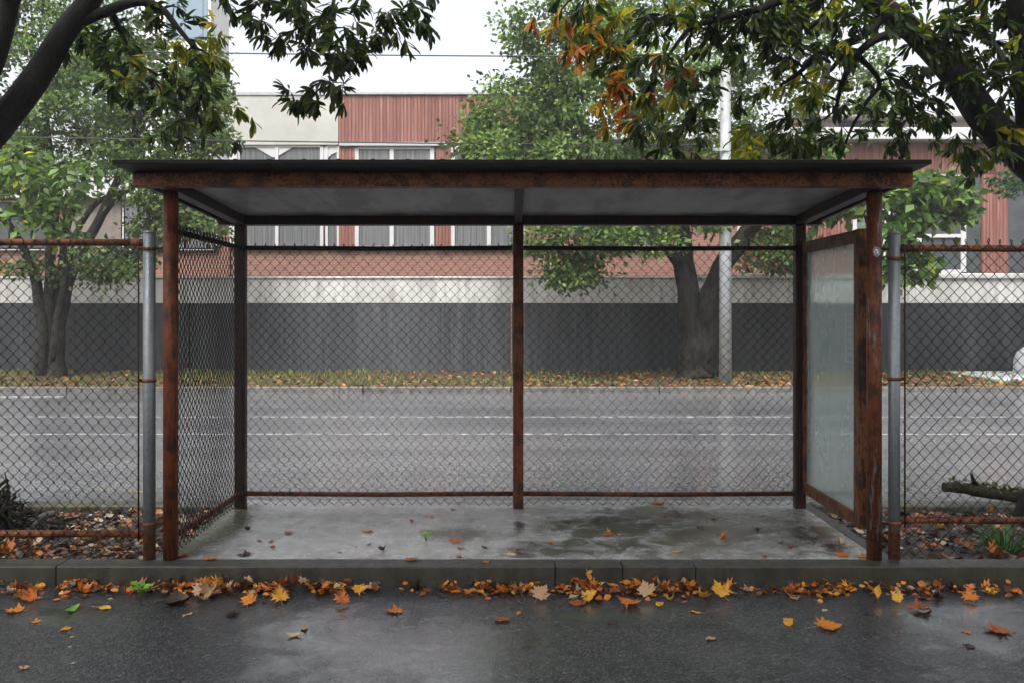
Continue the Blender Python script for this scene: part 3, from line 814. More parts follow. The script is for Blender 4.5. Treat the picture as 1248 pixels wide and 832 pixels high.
def smooth_path(pts, k=6):
    pts = [Vector(p) for p in pts]; out = []
    ext = [pts[0] * 2 - pts[1]] + pts + [pts[-1] * 2 - pts[-2]]
    for i in range(1, len(ext) - 2):
        a, b, c, d = ext[i-1], ext[i], ext[i+1], ext[i+2]
        for j in range(k):
            s = j / k
            out.append(.5 * ((2 * b) + (c - a) * s + (2*a - 5*b + 4*c - d) * s*s + (3*b - a - 3*c + d) * s**3))
    out.append(pts[-1]); return out
class Skel:
    """wood of a tree: stems laid out by hand, branches grown to reach the leaf clumps"""
    def __init__(s): s.mb = MB(); s.nodes = []; s.rad = []
    def stem(s, pts, r0, r1, sides=10, knob=.06, flare=0, attach=True, pw=1.0):
        q = smooth_path(pts)
        n = len(q); rs = []
        for i, p in enumerate(q):
            f = i / (n - 1); r = r0 + (r1 - r0) * f ** pw
            if flare: r *= 1 + flare * math.exp(-f * n * .35)
            r *= 1 + knob * mnoise.noise(p * 2.3)
            rs.append(r)
        q2 = [p + Vector((mnoise.noise(p * 1.7), mnoise.noise(p * 1.7 + Vector((5, 0, 0))), 0)) * r * .35 for p, r in zip(q, rs)]
        s.mb.tube(q2, rs, sides)
        if attach:
            for p, r in zip(q2, rs): s.nodes.append(tuple(p)); s.rad.append(r)
    def grow(s, target, r0=.02, r1=.005, sag=.12, sides=5, wig=.12):
        A = np.array(s.nodes); d = np.linalg.norm(A - np.array(target), axis=1)
        i = int(np.argmin(d + .25 * np.array([max(0, a[2] - target[2]) for a in s.nodes])))
        a = Vector(s.nodes[i]); b = Vector(target); L = (b - a).length
        if L < .03: return Vector((0, 0, 1))
        r0 = min(r0, s.rad[i] * .75); r1 = min(r1, r0)
        wv = Vector((random.uniform(-1, 1), random.uniform(-1, 1), random.uniform(-.6, .6))) * wig * L
        n = max(3, min(9, int(L / .18) + 2)); q = []
        for k in range(n + 1):
            f = k / n
            q.append(a.lerp(b, f) + Vector((0, 0, sag * L)) * (4 * f * (1 - f)) * .5 + wv * math.sin(f * PI) * .5 + Vector((mnoise.noise(a * 3 + Vector((f * 4, 0, 0))), mnoise.noise(a * 3 + Vector((0, f * 4, 7))), 0)) * .05 * L * math.sin(f * PI))
        rs = [r0 + (r1 - r0) * k / n for k in range(n + 1)]
        s.mb.tube(q, rs, sides, caps=False)
        for p, r in zip(q[1:], rs[1:]): s.nodes.append(tuple(p)); s.rad.append(r)
        return (q[-1] - q[-2]).normalized()

# ---- street trees on the far side: ellipsoid boughs of small leaves
def street_tree(name, label, base, stems, lobes, leaf, pal, wts, per, mat='bark_street', spread=.42, flare=.5, dens=1.0, droop=.3):
    """lobes: (px, py, rx px, ry px, depth, ry depth, clumps)"""
    root = empty(name, base, label, 'tree' if 'shrub' not in name else 'shrub', None)
    sk = Skel()
    for st in stems: sk.stem(st[0], st[1], st[2], 12, .10, st[3] if len(st) > 3 else 0)
    cl = []
    for (px, py, rx, ry, Y, rY, n) in lobes:
        for _ in range(int(n * dens)):
            u = unit(1)[0] * rng.uniform(.15, 1) ** .5
            cl.append(P(px + u[0] * rx, py + u[2] * ry, Y + u[1] * rY))
    A0 = np.array(sk.nodes)
    cl.sort(key=lambda c: np.min(np.linalg.norm(A0 - np.array(c), axis=1)))
    pos = []; dr = []; nr = []; sz = []; ti = []
    for c in cl:
        sk.grow(c, .045, .010, .10, 5)
        n = int(per * rng.uniform(.5, 1.4))
        sp = spread * rng.uniform(.55, 1.2)
        off = rng.normal(size=(n, 3)) * np.array([sp, sp, sp * .6]) * .55
        pos.append(np.array(c) + off)
        d = off / (np.linalg.norm(off, axis=1)[:, None] + 1e-6) * .7 + unit(n) * .8; d[:, 2] -= droop
        dr.append(d); nn = unit(n) * .75; nn[:, 2] += .8; nr.append(nn)
        sz.append(leaf * rng.uniform(.6, 1.3, n))
        ti.append(pick(pal, wts, n) * rng.uniform(.5, 1.5))
    leaf_mesh('crown', 'far', np.concatenate(pos), np.concatenate(dr), np.concatenate(nr), np.concatenate(sz), np.concatenate(ti), M['leaf_far'], root, base)
    sk.mb.build('trunk', M[mat], root, origin=base, recalc=False)
    return root
GREENS = [(.060, .105, .032), (.085, .140, .045), (.125, .185, .065), (.17, .21, .07), (.035, .065, .024)]  # greens lifted to carry the paleness of mist on the far crowns
Y = 20.6
street_tree('street_tree', 'broad leafy tree with a thick dark trunk beside the pale utility pole', tuple(P(848, 458, Y)),
    [([P(848, 466, Y), P(846, 430, Y), P(842, 385, Y), P(836, 330, Y), P(830, 280, Y), P(815, 190, Y + .3), P(780, 100, Y), P(745, 0, Y)], .36, .08, .4, ),
     ([P(858, 455, Y + .1), P(862, 400, Y), P(872, 345, Y - .1), P(905, 290, Y - .2), P(945, 235, Y), P(985, 160, Y), P(1010, 80, Y)], .33, .08, .3),
     ([P(836, 330, Y), P(790, 275, Y - .6), P(730, 240, Y - 1), P(670, 215, Y - 1.2)], .15, .05),
     ([P(828, 270, Y), P(760, 200, Y + .5), P(690, 140, Y + .5), P(630, 100, Y + .4)], .15, .05),
     ([P(905, 290, Y - .2), P(930, 270, Y - .8), P(985, 250, Y - 1.2)], .12, .05)],
    [(690, 60, 55, 75, Y, 1.5, 34), (640, 130, 62, 50, Y, 1.5, 34), (600, 175, 50, 35, Y - .6, 1.3, 22), (740, 10, 80, 60, Y, 1.7, 30), (720, 130, 90, 60, Y, 1.9, 44), (660, 190, 85, 40, Y - .8, 1.5, 34),
     (640, 30, 26, 40, Y, .7, 10), (820, 60, 90, 80, Y, 2, 40), (760, 210, 85, 45, Y - .9, 1.6, 30), (860, 150, 80, 55, Y, 1.8, 26), (940, 60, 90, 80, Y, 2, 34), (960, 170, 70, 50, Y, 1.6, 20), (1040, 110, 60, 60, Y, 1.5, 16),
     (700, 285, 75, 32, Y - 1.1, 1.2, 30), (690, 330, 45, 16, Y - 1.3, .8, 13), (780, 285, 50, 26, Y - 1.2, 1.0, 18), (850, 270, 50, 26, Y - .5, 1.2, 12), (940, 300, 40, 34, Y + .5, 1, 14), (990, 240, 50, 30, Y - .8, 1, 10), (760, -120, 160, 90, Y, 2.5, 50), (950, -90, 130, 90, Y, 2.5, 36)],
    .135, GREENS, [2, 3, 3, 2, 1.4], 96, spread=.40)
Y = 20.9
street_tree('street_tree', 'spreading multi stemmed tree on the far verge behind the left fence', tuple(P(62, 455, Y)),
    [([P(52, 466, Y), P(54, 425, Y), P(50, 380, Y), P(42, 340, Y), P(28, 300, Y - .2), P(4, 266, Y - .5), P(-40, 215, Y - .6)], .17, .06, .5),
     ([P(60, 466, Y + .1), P(61, 420, Y + .1), P(60, 370, Y + .1), P(62, 310, Y), P(66, 255, Y), P(60, 180, Y), P(50, 80, Y)], .17, .06, .4),
     ([P(70, 466, Y), P(70, 415, Y), P(78, 362, Y), P(96, 312, Y), P(122, 266, Y), P(146, 215, Y), P(175, 130, Y)], .17, .07, .5),
     ([P(66, 440, Y - .1), P(70, 390, Y - .1), P(82, 330, Y - .1), P(90, 290, Y), P(118, 248, Y + .1), P(152, 232, Y + .4)], .10, .05),
     ([P(62, 430, Y + .2), P(72, 350, Y + .2), P(82, 280, Y + .2), P(100, 230, Y + .4), P(118, 150, Y + .3)], .10, .05),
     ([P(122, 266, Y), P(150, 236, Y - .3), P(200, 205, Y - .4)], .08, .04)],
    [(60, 60, 110, 70, Y, 2.2, 50), (160, 110, 95, 60, Y, 2, 46), (235, 140, 50, 55, Y, 1.4, 24), (220, 215, 62, 40, Y - .4, 1.4, 26), (60, 150, 90, 50, Y, 2, 32), (-60, 120, 110, 90, Y, 2.2, 36), (150, 190, 70, 36, Y, 1.6, 22),
     (10, 215, 55, 24, Y - .8, 1.2, 14), (190, 260, 55, 30, Y - .6, 1.2, 17), (240, 270, 45, 26, Y - .4, 1.1, 15), (130, 322, 42, 20, Y - .7, .9, 11), (40, 330, 50, 18, Y + .4, .8, 4), (100, -60, 190, 90, Y, 2.5, 60), (255, 175, 28, 30, Y, .8, 10), (250, 105, 32, 45, Y + .5, 1, 20), (150, 60, 90, 60, Y + 1.5, 1.4, 34), (60, 190, 110, 40, Y + 1.2, 1.2, 26), (200, 150, 80, 60, Y + 1, 1.2, 26), (20, 20, 90, 60, Y + 1.2, 1.4, 24)],
    .13, GREENS, [2.4, 3, 2.6, 1.6, 1.8], 100, spread=.40)
Y = 15.5
street_tree('street_tree', 'small bright green tree whose large leaves hang before the left building', tuple(P(-40, 455, 19.2)),
    [([P(-40, 462, 19.2), P(-40, 380, 18.8), P(-30, 300, 18), P(-10, 230, 17), P(20, 190, 16.2), P(50, 180, 15.7)], .13, .04, .4),
     ([P(-30, 300, 18), P(-5, 270, 17), P(30, 262, 16), P(60, 270, 15.6)], .05, .02)],
    [(45, 205, 48, 30, Y, .9, 18), (55, 248, 34, 24, Y, .8, 12), (15, 205, 44, 32, Y, .9, 10), (75, 282, 14, 12, Y, .3, 4), (28, 262, 14, 8, Y, .3, 4), (100, 232, 22, 18, Y, .4, 6), (-60, 200, 60, 50, Y + 2, 1.2, 16)],
    .17, [(.075, .125, .036), (.105, .16, .048), (.052, .095, .03), (.28, .26, .03)], [3, 3, 2, .2], 26, spread=.36)
Y = 19.6
street_tree('street_tree', 'slim young tree with broad bright leaves beside the glazed end of the shelter', tuple(P(1089, 462, Y)),
    [([P(1089, 468, Y), P(1088, 400, Y), P(1090, 320, Y), P(1100, 260, Y), P(1115, 220, Y)], .085, .03, .4),
     ([P(1090, 320, Y), P(1115, 290, Y - .2), P(1150, 262, Y - .3)], .04, .02), ([P(1088, 340, Y), P(1060, 280, Y + .2), P(1050, 250, Y + .3)], .04, .02)],
    [(1110, 235, 62, 28, Y - .3, .8, 34), (1150, 240, 34, 20, Y - .3, .6, 14), (1100, 280, 36, 28, Y - .3, .7, 18), (1108, 322, 30, 22, Y - .3, .5, 12), (1055, 235, 46, 22, Y, .8, 16), (1000, 265, 40, 22, Y + .3, .8, 10), (1168, 268, 16, 14, Y - .3, .4, 5), (1070, 330, 14, 20, Y, .4, 4)],
    .25, [(.075, .135, .04), (.105, .17, .045), (.05, .095, .035), (.15, .19, .04)], [3, 3, 2, 1], 24, spread=.34)
Y = 25.0
street_tree('garden_shrub', 'red and green leaved shrub showing over the wall beside the pale utility pole', tuple(P(945, 420, Y)),
    [([P(945, 436, Y), P(944, 380, Y), P(940, 320, Y)], .08, .03), ([P(945, 400, Y), P(960, 350, Y), P(975, 310, Y)], .05, .02), ([P(945, 400, Y), P(920, 350, Y), P(905, 310, Y)], .05, .02)],
    [(945, 300, 48, 28, Y, .9, 26), (940, 330, 50, 16, Y, .8, 14), (985, 290, 30, 24, Y, .6, 8)],
    .16, [(.42, .12, .10), (.30, .09, .07), (.06, .10, .03), (.09, .14, .04)], [3, 2, 2, 2], 40, spread=.36)
street_tree('garden_shrub', 'low dark shrub showing over the pale wall band at the left', tuple(P(160, 420, Y)),
    [([P(160, 436, Y), P(158, 370, Y), P(150, 320, Y)], .08, .03), ([P(160, 400, Y), P(175, 350, Y), P(190, 310, Y)], .05, .02)],
    [(150, 318, 48, 18, Y, .8, 18), (185, 300, 30, 18, Y, .6, 8)],
    .15, [(.035, .075, .03), (.05, .10, .03), (.20, .06, .03)], [3, 3, .6], 46, spread=.36)
street_tree('street_tree', 'feathery leaved tree at the far right in front of the low building', tuple(P(1330, 455, 19.5)),
    [([P(1330, 462, 19.5), P(1325, 380, 19.5), P(1300, 280, 19.3), P(1260, 220, 19)], .12, .04, .4)],
    [(1235, 218, 26, 16, 18.9, .6, 10), (1290, 190, 50, 40, 19.2, 1.2, 26), (1340, 230, 60, 60, 19.5, 1.5, 30)],
    .13, [(.04, .075, .035), (.06, .10, .045)], [1, 1], 50, spread=.3)

# ---- trees on this side: whorls of long leaves at the twig ends, limbs over the roof
def whorls(sk, spots, pal_of, leafsize, jit, mult):
    pos = []; dr = []; nr = []; sz = []; ti = []
    tg = []
    for (px, py, Y, kind) in spots:
        for k in range(mult):
            j = np.array([rng.normal(0, jit), rng.normal(0, jit * 1.6), rng.normal(0, jit * .8)]) if k else np.zeros(3)
            tg.append((np.array(P(px, py, Y)) + j, kind))
    A0 = np.array(sk.nodes)
    tg.sort(key=lambda c: np.min(np.linalg.norm(A0 - c[0], axis=1)))
    for c, kind in tg:
        t = sk.grow(c, .014, .0035, .10, 5, .18)
        ax = np.array(t) * .6 + np.array([rng.normal(0, .3), rng.normal(0, .3), -.25]); ax /= np.linalg.norm(ax)
        n = int(rng.integers(9, 16))
        e1 = np.cross(ax, [.3, .2, .9]); e1 /= np.linalg.norm(e1); e2 = np.cross(ax, e1)
        for i in range(n):
            a = i * 2.4 + rng.uniform(-.4, .4)
            tilt = rng.uniform(.15, 1.25)                # 0 along the twig, 1.57 square to it
            d = ax * math.cos(tilt) + (e1 * math.cos(a) + e2 * math.sin(a)) * math.sin(tilt)
            d[2] -= rng.uniform(.15, .6)
            pos.append(c - ax * rng.uniform(0, .06)); dr.append(d)
            nr.append(ax * -.6 + np.array([0, 0, .8]) + rng.normal(size=3) * .35)
            sz.append(leafsize * rng.uniform(.6, 1.15))
        ti.append(pal_of(kind, n))
    return pos, dr, nr, sz, np.concatenate(ti)
DARKG = [(.010, .022, .007), (.020, .040, .010), (.040, .066, .014), (.085, .105, .018)]
def pal_of(kind, n):
    if kind == 'o':
        return pick([(.34, .07, .012), (.42, .15, .015), (.40, .27, .02), (.05, .07, .015), (.14, .03, .012)], [2, 2.5, 2, 3, 1.2], n)
    if kind == 'y':
        return pick([(.22, .22, .02), (.14, .16, .02), (.40, .30, .02), (.06, .09, .016)], [3, 3, 1, 3], n)
    return pick(DARKG, [2, 3, 2, 1], n) * rng.uniform(.7, 1.2)
def near_tree(label, base, stems, spots, overhead, leafsize, jit, mult):
    root = empty('shade_tree', base, label, 'tree')
    sk = Skel()
    for st in stems: sk.stem(st[0], st[1], st[2], 14, .10, st[3] if len(st) > 3 else 0)
    data = whorls(sk, spots, pal_of, leafsize, jit, mult)
    d2 = whorls(sk, overhead, pal_of, leafsize * 1.1, jit * 2.0, 3)
    pos = np.array(data[0] + d2[0]); dr = np.array(data[1] + d2[1]); nr = np.array(data[2] + d2[2]); sz = np.array(data[3] + d2[3])
    leaf_mesh('crown', 'long', pos, dr, nr, sz, np.concatenate([data[4], d2[4]]), M['leaf_near'], root, base)
    sk.mb.build('trunk', M['bark_dark'], root, origin=base, recalc=False)
    return root
Y = 6.55
LB = G(-30, 652, -.06); LB = Vector((-3.76, 6.35, -.06))
lt = [([Vector((-3.76, 6.35, -.10)), Vector((-3.84, 6.38, .30)), Vector((-4.15, 6.45, .95)), Vector((-4.32, 6.5, 1.7)), P(-70, 210, Y), P(-14, 168, Y), P(40, 96, Y), P(82, 36, Y), P(112, -4, Y), P(150, -80, Y), P(170, -200, Y - .6)], .172, .05, .4),
      ([P(-60, 190, Y), P(-25, 100, Y - .2), P(4, 30, Y - .2), P(18, -20, Y - .3), P(60, -160, Y - .8)], .10, .05),
      ([P(84, 34, Y), P(120, 18, Y), P(165, 3, Y - .1), P(195, 10, Y - .1), P(215, 32, Y - .1), P(236, 58, Y - .1)], .045, .014),
      ([P(135, 12, Y), P(150, 45, Y + .1), P(168, 75, Y + .1), P(192, 92, Y + .1)], .022, .010),
      ([P(150, -80, Y), P(230, -70, Y - .3), P(320, -40, Y - .4), P(410, -22, Y - .5), P(480, -25, Y - .5)], .06, .02),
      ([P(410, -22, Y - .5), P(404, 30, Y - .5), P(418, 60, Y - .5), P(412, 92, Y - .5)], .014, .006),
      ([P(170, -200, Y - .6), P(260, -330, Y - 1.8), P(420, -420, Y - 2.8)], .06, .03)]
SL = [(100, 45), (122, 40), (150, 38), (185, 25), (165, 55), (112, 58), (140, 115), (155, 122), (146, 98), (170, 84), (186, 97), (204, 90), (224, 66), (240, 50), (264, 52), (250, 76), (246, 88), (214, 126), (226, 150), (220, 166), (240, 126), (258, 150), (278, 132), (270, 76), (232, 110), (205, 108), (200, 60), (190, 12), (228, 22), (130, 70)]
SR = [(300, 15), (310, 32), (278, 5), (355, 40), (346, 56), (366, 46), (380, 66), (390, 20), (370, 12), (402, 30), (420, 42), (440, 50), (430, 74), (410, 86), (376, 112), (396, 102), (366, 124), (382, 128), (408, 118), (470, 20), (460, 45), (490, 12), (505, 28), (518, 26), (482, 46), (440, 10), (415, 62), (395, 48), (350, 14), (325, 4)]
spots = [(a, b, Y + rng.uniform(-.25, .35), 'y' if rng.random() < .12 else 'g') for a, b in SL] + [(a, b, Y - .5 + rng.uniform(-.3, .3), 'g') for a, b in SR]
over = [(rng.uniform(-500, 330), rng.uniform(-420, -60), rng.uniform(3.4, 7.0), 'g') for _ in range(34)] + [(rng.uniform(-700, 420), rng.uniform(-1000, -300), rng.uniform(2.6, 4.6), 'g') for _ in range(26)]  # unseen upper whorls, added to shade the near side
near_tree('dark limbed tree leaning in over the left fence with all green leaf whorls', LB, lt, spots, over, .116, .08, 4)
Y = 6.55
RB = Vector((4.02, 6.70, -.06))
rt = [([Vector((4.03, 6.70, -.12)), Vector((4.08, 6.70, .3)), Vector((4.22, 6.66, .95)), Vector((4.36, 6.6, 1.7)), P(1330, 270, Y), P(1262, 204, Y), P(1205, 150, Y), P(1158, 88, Y), P(1105, 32, Y), P(1050, -8, Y), P(960, -70, Y - .3), P(850, -150, Y - .9)], .19, .05, .35),
      ([P(1160, 88, Y), P(1120, 46, Y - .1), P(1078, 44, Y - .15), P(1046, 66, Y - .15), P(1028, 100, Y - .1), P(1018, 135, Y)], .045, .012),
      ([P(1085, 14, Y), P(1050, 45, Y - .2), P(1005, 62, Y - .25), P(975, 88, Y - .25), P(950, 105, Y - .2)], .03, .010),
      ([P(1050, -8, Y), P(960, 0, Y - .3), P(925, 12, Y - .4), P(870, 25, Y - .4), P(838, 38, Y - .4), P(812, 72, Y - .4)], .035, .010),
      ([P(1046, 66, Y - .15), P(1072, 100, Y), P(1056, 125, Y), P(1036, 160, Y + .05), P(1026, 190, Y + .1)], .02, .007),
      ([P(960, -70, Y - .3), P(840, -40, Y - .5), P(760, -20, Y - .6), P(705, -12, Y - .6)], .04, .012),
      ([P(1262, 204, Y), P(1250, 110, Y - .1), P(1240, 20, Y - .2), P(1225, -120, Y - .6)], .09, .05),
      ([P(850, -150, Y - .9), P(760, -300, Y - 2.0), P(640, -420, Y - 3.0)], .06, .03)]
OR = [(692, 28), (700, 55), (722, 62), (740, 122), (762, 132), (750, 104), (815, 76), (756, 112)]
GR = [(702, 12), (720, 12), (735, 40), (750, 18), (765, 50), (780, 28), (762, 78), (782, 70), (800, 45), (790, 110), (776, 152), (800, 140), (820, 122), (810, 165), (825, 180), (840, 150), (830, 100), (845, 60), (860, 30), (880, 18), (900, 8), (890, 60), (905, 80), (920, 40), (940, 20), (960, 8), (980, 30), (960, 70), (950, 106), (970, 95), (985, 120), (1000, 80), (1010, 58), (1000, 110), (1020, 135), (940, 150), (960, 170), (925, 165), (915, 186), (900, 190), (990, 150), (1000, 175), (1018, 165), (1040, 30), (1080, 110), (1090, 150), (1096, 172), (1108, 158), (1125, 140), (1140, 120), (1150, 150), (1130, 62), (1160, 20), (1182, 60), (1200, 40), (1220, 20), (1240, 62), (1230, 92), (1210, 80), (1186, 188), (1196, 206), (1176, 200), (1222, 178), (1240, 160), (1244, 2), (1192, 0), (1102, 8), (1000, 0), (860, 120), (870, 85), (900, 120), (745, 75), (715, 38), (730, 6), (810, 20), (835, 14), (1010, 20), (1070, 135), (1100, 120), (1230, 130), (1170, 110)]
GR += [(float(rng.uniform(1090, 1252)), float(rng.uniform(-12, 105))) for _ in range(22)] + [(float(rng.uniform(860, 1060)), float(rng.uniform(-10, 60))) for _ in range(12)]
YE = {(950, 106), (970, 95), (985, 120), (925, 165), (900, 190), (915, 186), (820, 122), (735, 40), (720, 12), (1000, 80), (750, 18), (1186, 188)}
spots = [(a, b, Y - .3 + rng.uniform(-.3, .3), 'o') for a, b in OR] + [(a, b, Y - .1 + rng.uniform(-.4, .4), 'y' if (a, b) in YE or rng.random() < .10 else 'g') for a, b in GR]
over = [(rng.uniform(740, 1700), rng.uniform(-420, -60), rng.uniform(3.4, 7.0), 'g') for _ in range(38)] + [(rng.uniform(640, 1700), rng.uniform(-1000, -300), rng.uniform(2.6, 4.6), 'g') for _ in range(30)]  # out of view on this crown, added to darken the foreground
near_tree('dark limbed tree leaning in over the right fence, some leaf whorls turned orange', RB, rt, spots, over, .118, .095, 5)

# ---- unseen trees added behind the viewer to shade the lane and the shelter
def added_canopy(base, label, lobes, n_cl, per):
    root = empty('added_shade_tree', base, label, 'tree')
    sk = Skel(); b = Vector(base)
    sk.stem([b + Vector((0, 0, -.1)), b + Vector((.1, .3, 2.5)), b + Vector((.2, 1.4, 5)), b + Vector((.3, 4.0, 7)), b + Vector((.5, 7.5, 8.2))], .38, .10, 12, .1, .5)
    cl = []
    for (c, r_, k) in lobes:
        for _ in range(k):
            u = unit(1)[0] * rng.uniform(.1, 1) ** .45
            cl.append(Vector(c) + Vector((u[0] * r_[0], u[1] * r_[1], u[2] * r_[2])))
    A0 = np.array(sk.nodes); cl.sort(key=lambda c: np.min(np.linalg.norm(A0 - np.array(c), axis=1)))
    pos = []; dr = []
    for c in cl:
        sk.grow(c, .05, .012, .08, 5)
        off = rng.normal(size=(per, 3)) * np.array([.42, .42, .25]); pos.append(np.array(c) + off); dr.append(unit(per) - np.array([0, 0, .3]))
    pos = np.concatenate(pos); n = len(pos); nn = unit(n) * .6; nn[:, 2] += .9
    leaf_mesh('crown', 'far', pos, np.concatenate(dr), nn, rng.uniform(.14, .28, n), pick(GREENS, [2, 3, 3, 1, 2], n), M['leaf_far'], root, base)
    sk.mb.build('trunk', M['bark_street'], root, origin=base, recalc=False)
added_canopy((-4.6, -10.2, -.2), 'unseen tree added behind the viewer to shade the lane and the shelter', [((-3.0, -.6, 8.2), (4.4, 4.4, 1.2), 170), ((2.5, -.8, 8.5), (4.8, 4.4, 1.2), 175), ((-4, -6, 9.0), (5, 4, 1.5), 50)], 1, 62)

added_canopy((5.2, -10.4, -.2), 'unseen tree added behind the viewer at the right to hold back light', [((5.5, -4.5, 7.0), (4.5, 4.5, 2.0), 90), ((-5.5, -8.5, 5.0), (5, 1.6, 3.0), 70), ((4.5, -9.5, 4.2), (6, 1.6, 3.0), 90)], 1, 62)  # second unseen crown, added to cut light from behind
hx = rng.uniform(-16, 16, 15000); hh = rng.uniform(0, 1, 15000) ** .8 * 3.6 - .2; hy = -12.2 + rng.normal(0, .45, 15000)  # unseen foliage screen, added to cut low light on the front
hr = empty('added_hedge', (0, -12.2, -.2), 'unseen tall foliage screen added behind the viewer to hold back low light', 'added_hedge')
leaf_mesh('foliage', 'far', np.stack([hx, hy, hh], 1), unit(15000), unit(15000), rng.uniform(.18, .34, 15000), pick(GREENS, [2, 3, 1, 0.2, 3], 15000), M['leaf_far'], hr, (0, -12.2, -.2), width=np.full(15000, 1.6))

# ---- ground litter
def litter(label, xs, ys, n, zf, size, pal, wts, tilt=.5, keep=None, cat='leaf litter', name='leaf_litter'):
    x = rng.uniform(*xs, n); y = rng.uniform(*ys, n)
    if keep is not None:
        k = np.array([keep(a, b) > rng.random() for a, b in zip(x, y)]); x = x[k]; y = y[k]
    n = len(x)
    z = np.array([zf(a, b) for a, b in zip(x, y)]) + rng.uniform(.002, .016, n)
    d = np.stack([rng.normal(size=n), rng.normal(size=n), rng.normal(size=n) * tilt * .4], 1)
    nn = np.stack([rng.normal(size=n) * tilt, rng.normal(size=n) * tilt, np.ones(n)], 1)
    o = leaf_mesh(name, 'litter', np.stack([x, y, z], 1), d, nn, size * rng.uniform(.5, 1.3, n), pick(pal, wts, n), M['litter'], None, (float(np.mean(x)), float(np.mean(y)), 0), width=rng.uniform(.7, 1.5, n))
    return tag(o, label, cat, None, 'stuff')
LP = [(.36, .13, .022), (.16, .05, .018), (.42, .28, .15), (.07, .030, .016), (.55, .44, .30), (.028, .014, .010), (.30, .09, .03), (.22, .17, .14)]
litter('carpet of tan and brown fallen leaves on the bed below the left fence', (-7, -2.26), (5.63, 7.1), 5200, bedz, .062, LP, [2, 2.2, 1.3, 3.5, .6, 3.5, 1.7, 1.4], keep=lambda a, b: 1 if b < 6.05 else .62)
litter('sparse dark wet leaves on the bed below the right fence', (2.44, 7), (5.63, 7.1), 2500, bedz, .066, LP, [.8, 2, .7, 4, .5, 4, .7, 1.2], keep=lambda a, b: .55 if b < 6.2 else .9)
litter('orange brown leaves strewn over the grass of the far verge', (-20, 20), (18.4, 22.3), 17000, vergez, .10, [(.27, .105, .032), (.20, .065, .022), (.28, .16, .07), (.09, .042, .022)], [3, 3, 2, 2], .5,
       keep=lambda a, b: min(1, (.25 if b > 20.6 else .8) * (1.0 if a > 0 else (.45 if a > -7 else .8)) * (.6 + .9 * max(0, mnoise.noise(Vector((a * .5, b * .6, 2)))))))
n = 16000
x = rng.uniform(-20, 20, n); y = rng.uniform(18.42, 22.3, n)
k = np.array([(.5 + mnoise.noise(Vector((a * .35, b * .5, 8)))) * (1 if a < .5 else .55) > rng.random() * .9 for a, b in zip(x, y)]); x = x[k]; y = y[k]; n = len(x)
d = np.stack([rng.normal(size=n) * .35, rng.normal(size=n) * .35, np.ones(n)], 1)
o = leaf_mesh('grass', 'blade', np.stack([x, y, [vergez(a, b) for a, b in zip(x, y)]], 1), d, np.stack([rng.normal(size=n), rng.normal(size=n), np.zeros(n)], 1), rng.uniform(.05, .13, n),
              pick([(.12, .165, .04), (.17, .185, .055), (.08, .12, .03)], [2, 2, 1], n), M['grass'], None, (0, 20.3, 0), width=np.full(n, 4.0))
tag(o, 'short yellow green grass along the foot of the dark wall', 'grass', None, 'stuff')

# grass tuft, log, brush heap and snapped branch at the feet of the near trees
gp = G(1226, 668, -.05)
tu = empty('grass_tuft', (gp.x, gp.y, bedz(gp.x, gp.y)), 'bright green grass tuft at the foot of the right tree behind the rail', 'grass')
n = 130; a = rng.uniform(0, 2 * PI, n); q = rng.uniform(0, .09, n)
pos = np.stack([gp.x + q * np.cos(a) * 1.3, gp.y + q * np.sin(a), np.full(n, bedz(gp.x, gp.y) - .005)], 1)
d = np.stack([np.cos(a) * rng.uniform(.1, 1.2, n), np.sin(a) * rng.uniform(.1, 1.0, n), rng.uniform(.5, 1.1, n)], 1)
leaf_mesh('blades', 'blade', pos, d, np.stack([np.cos(a), np.sin(a), np.full(n, -.3)], 1), rng.uniform(.14, .30, n), pick([(.045, .13, .02), (.08, .19, .03), (.03, .08, .02)], [2, 2, 1], n), M['grass'], tu, tuple(tu.location), width=np.full(n, .8))
m = MB()
lp = smooth_path([P(1150, 593, 7.2), P(1172, 594, 7.2), P(1205, 600, 7.2), P(1240, 604, 7.2), Vector((4.25, 7.2, .055)), Vector((4.6, 7.2, .05))], 6)
m.tube(lp, [.042 + .016 * mnoise.noise(p * 9) + .022 * i / len(lp) for i, p in enumerate(lp)], 14)
m.tube([P(1192, 593, 7.2), P(1186, 584, 7.17), P(1184, 577, 7.15)], [.022, .017, .012], 8)
o = m.build('fallen_log', M['bark_moss'], origin=lp[0], recalc=False)
tag(o, 'dark mossy log lying over the back kerb beside the right tree', 'log')
n = 260; s_ = rng.uniform(.1, 1, n); ii = (s_ * (len(lp) - 1)).astype(int)
pos = np.array([tuple(lp[i]) for i in ii]) + np.stack([rng.normal(0, .02, n), rng.normal(0, .02, n), np.full(n, .048)], 1)
k = (pos[:, 0] > 3.75) | (rng.random(n) < .25); pos = pos[k]; n = len(pos)
mo = leaf_mesh('moss', 'litter', pos, unit(n) + np.array([0, 0, .4]), unit(n) + np.array([0, 0, 1]), rng.uniform(.02, .05, n), pick([(.06, .085, .015), (.09, .10, .02)], [1, 1], n), M['litter'], o, tuple(lp[0])); mo['kind'] = 'stuff'
m = MB(); rr = random.Random(3)
hb = Vector((-3.55, 6.42, -.06))
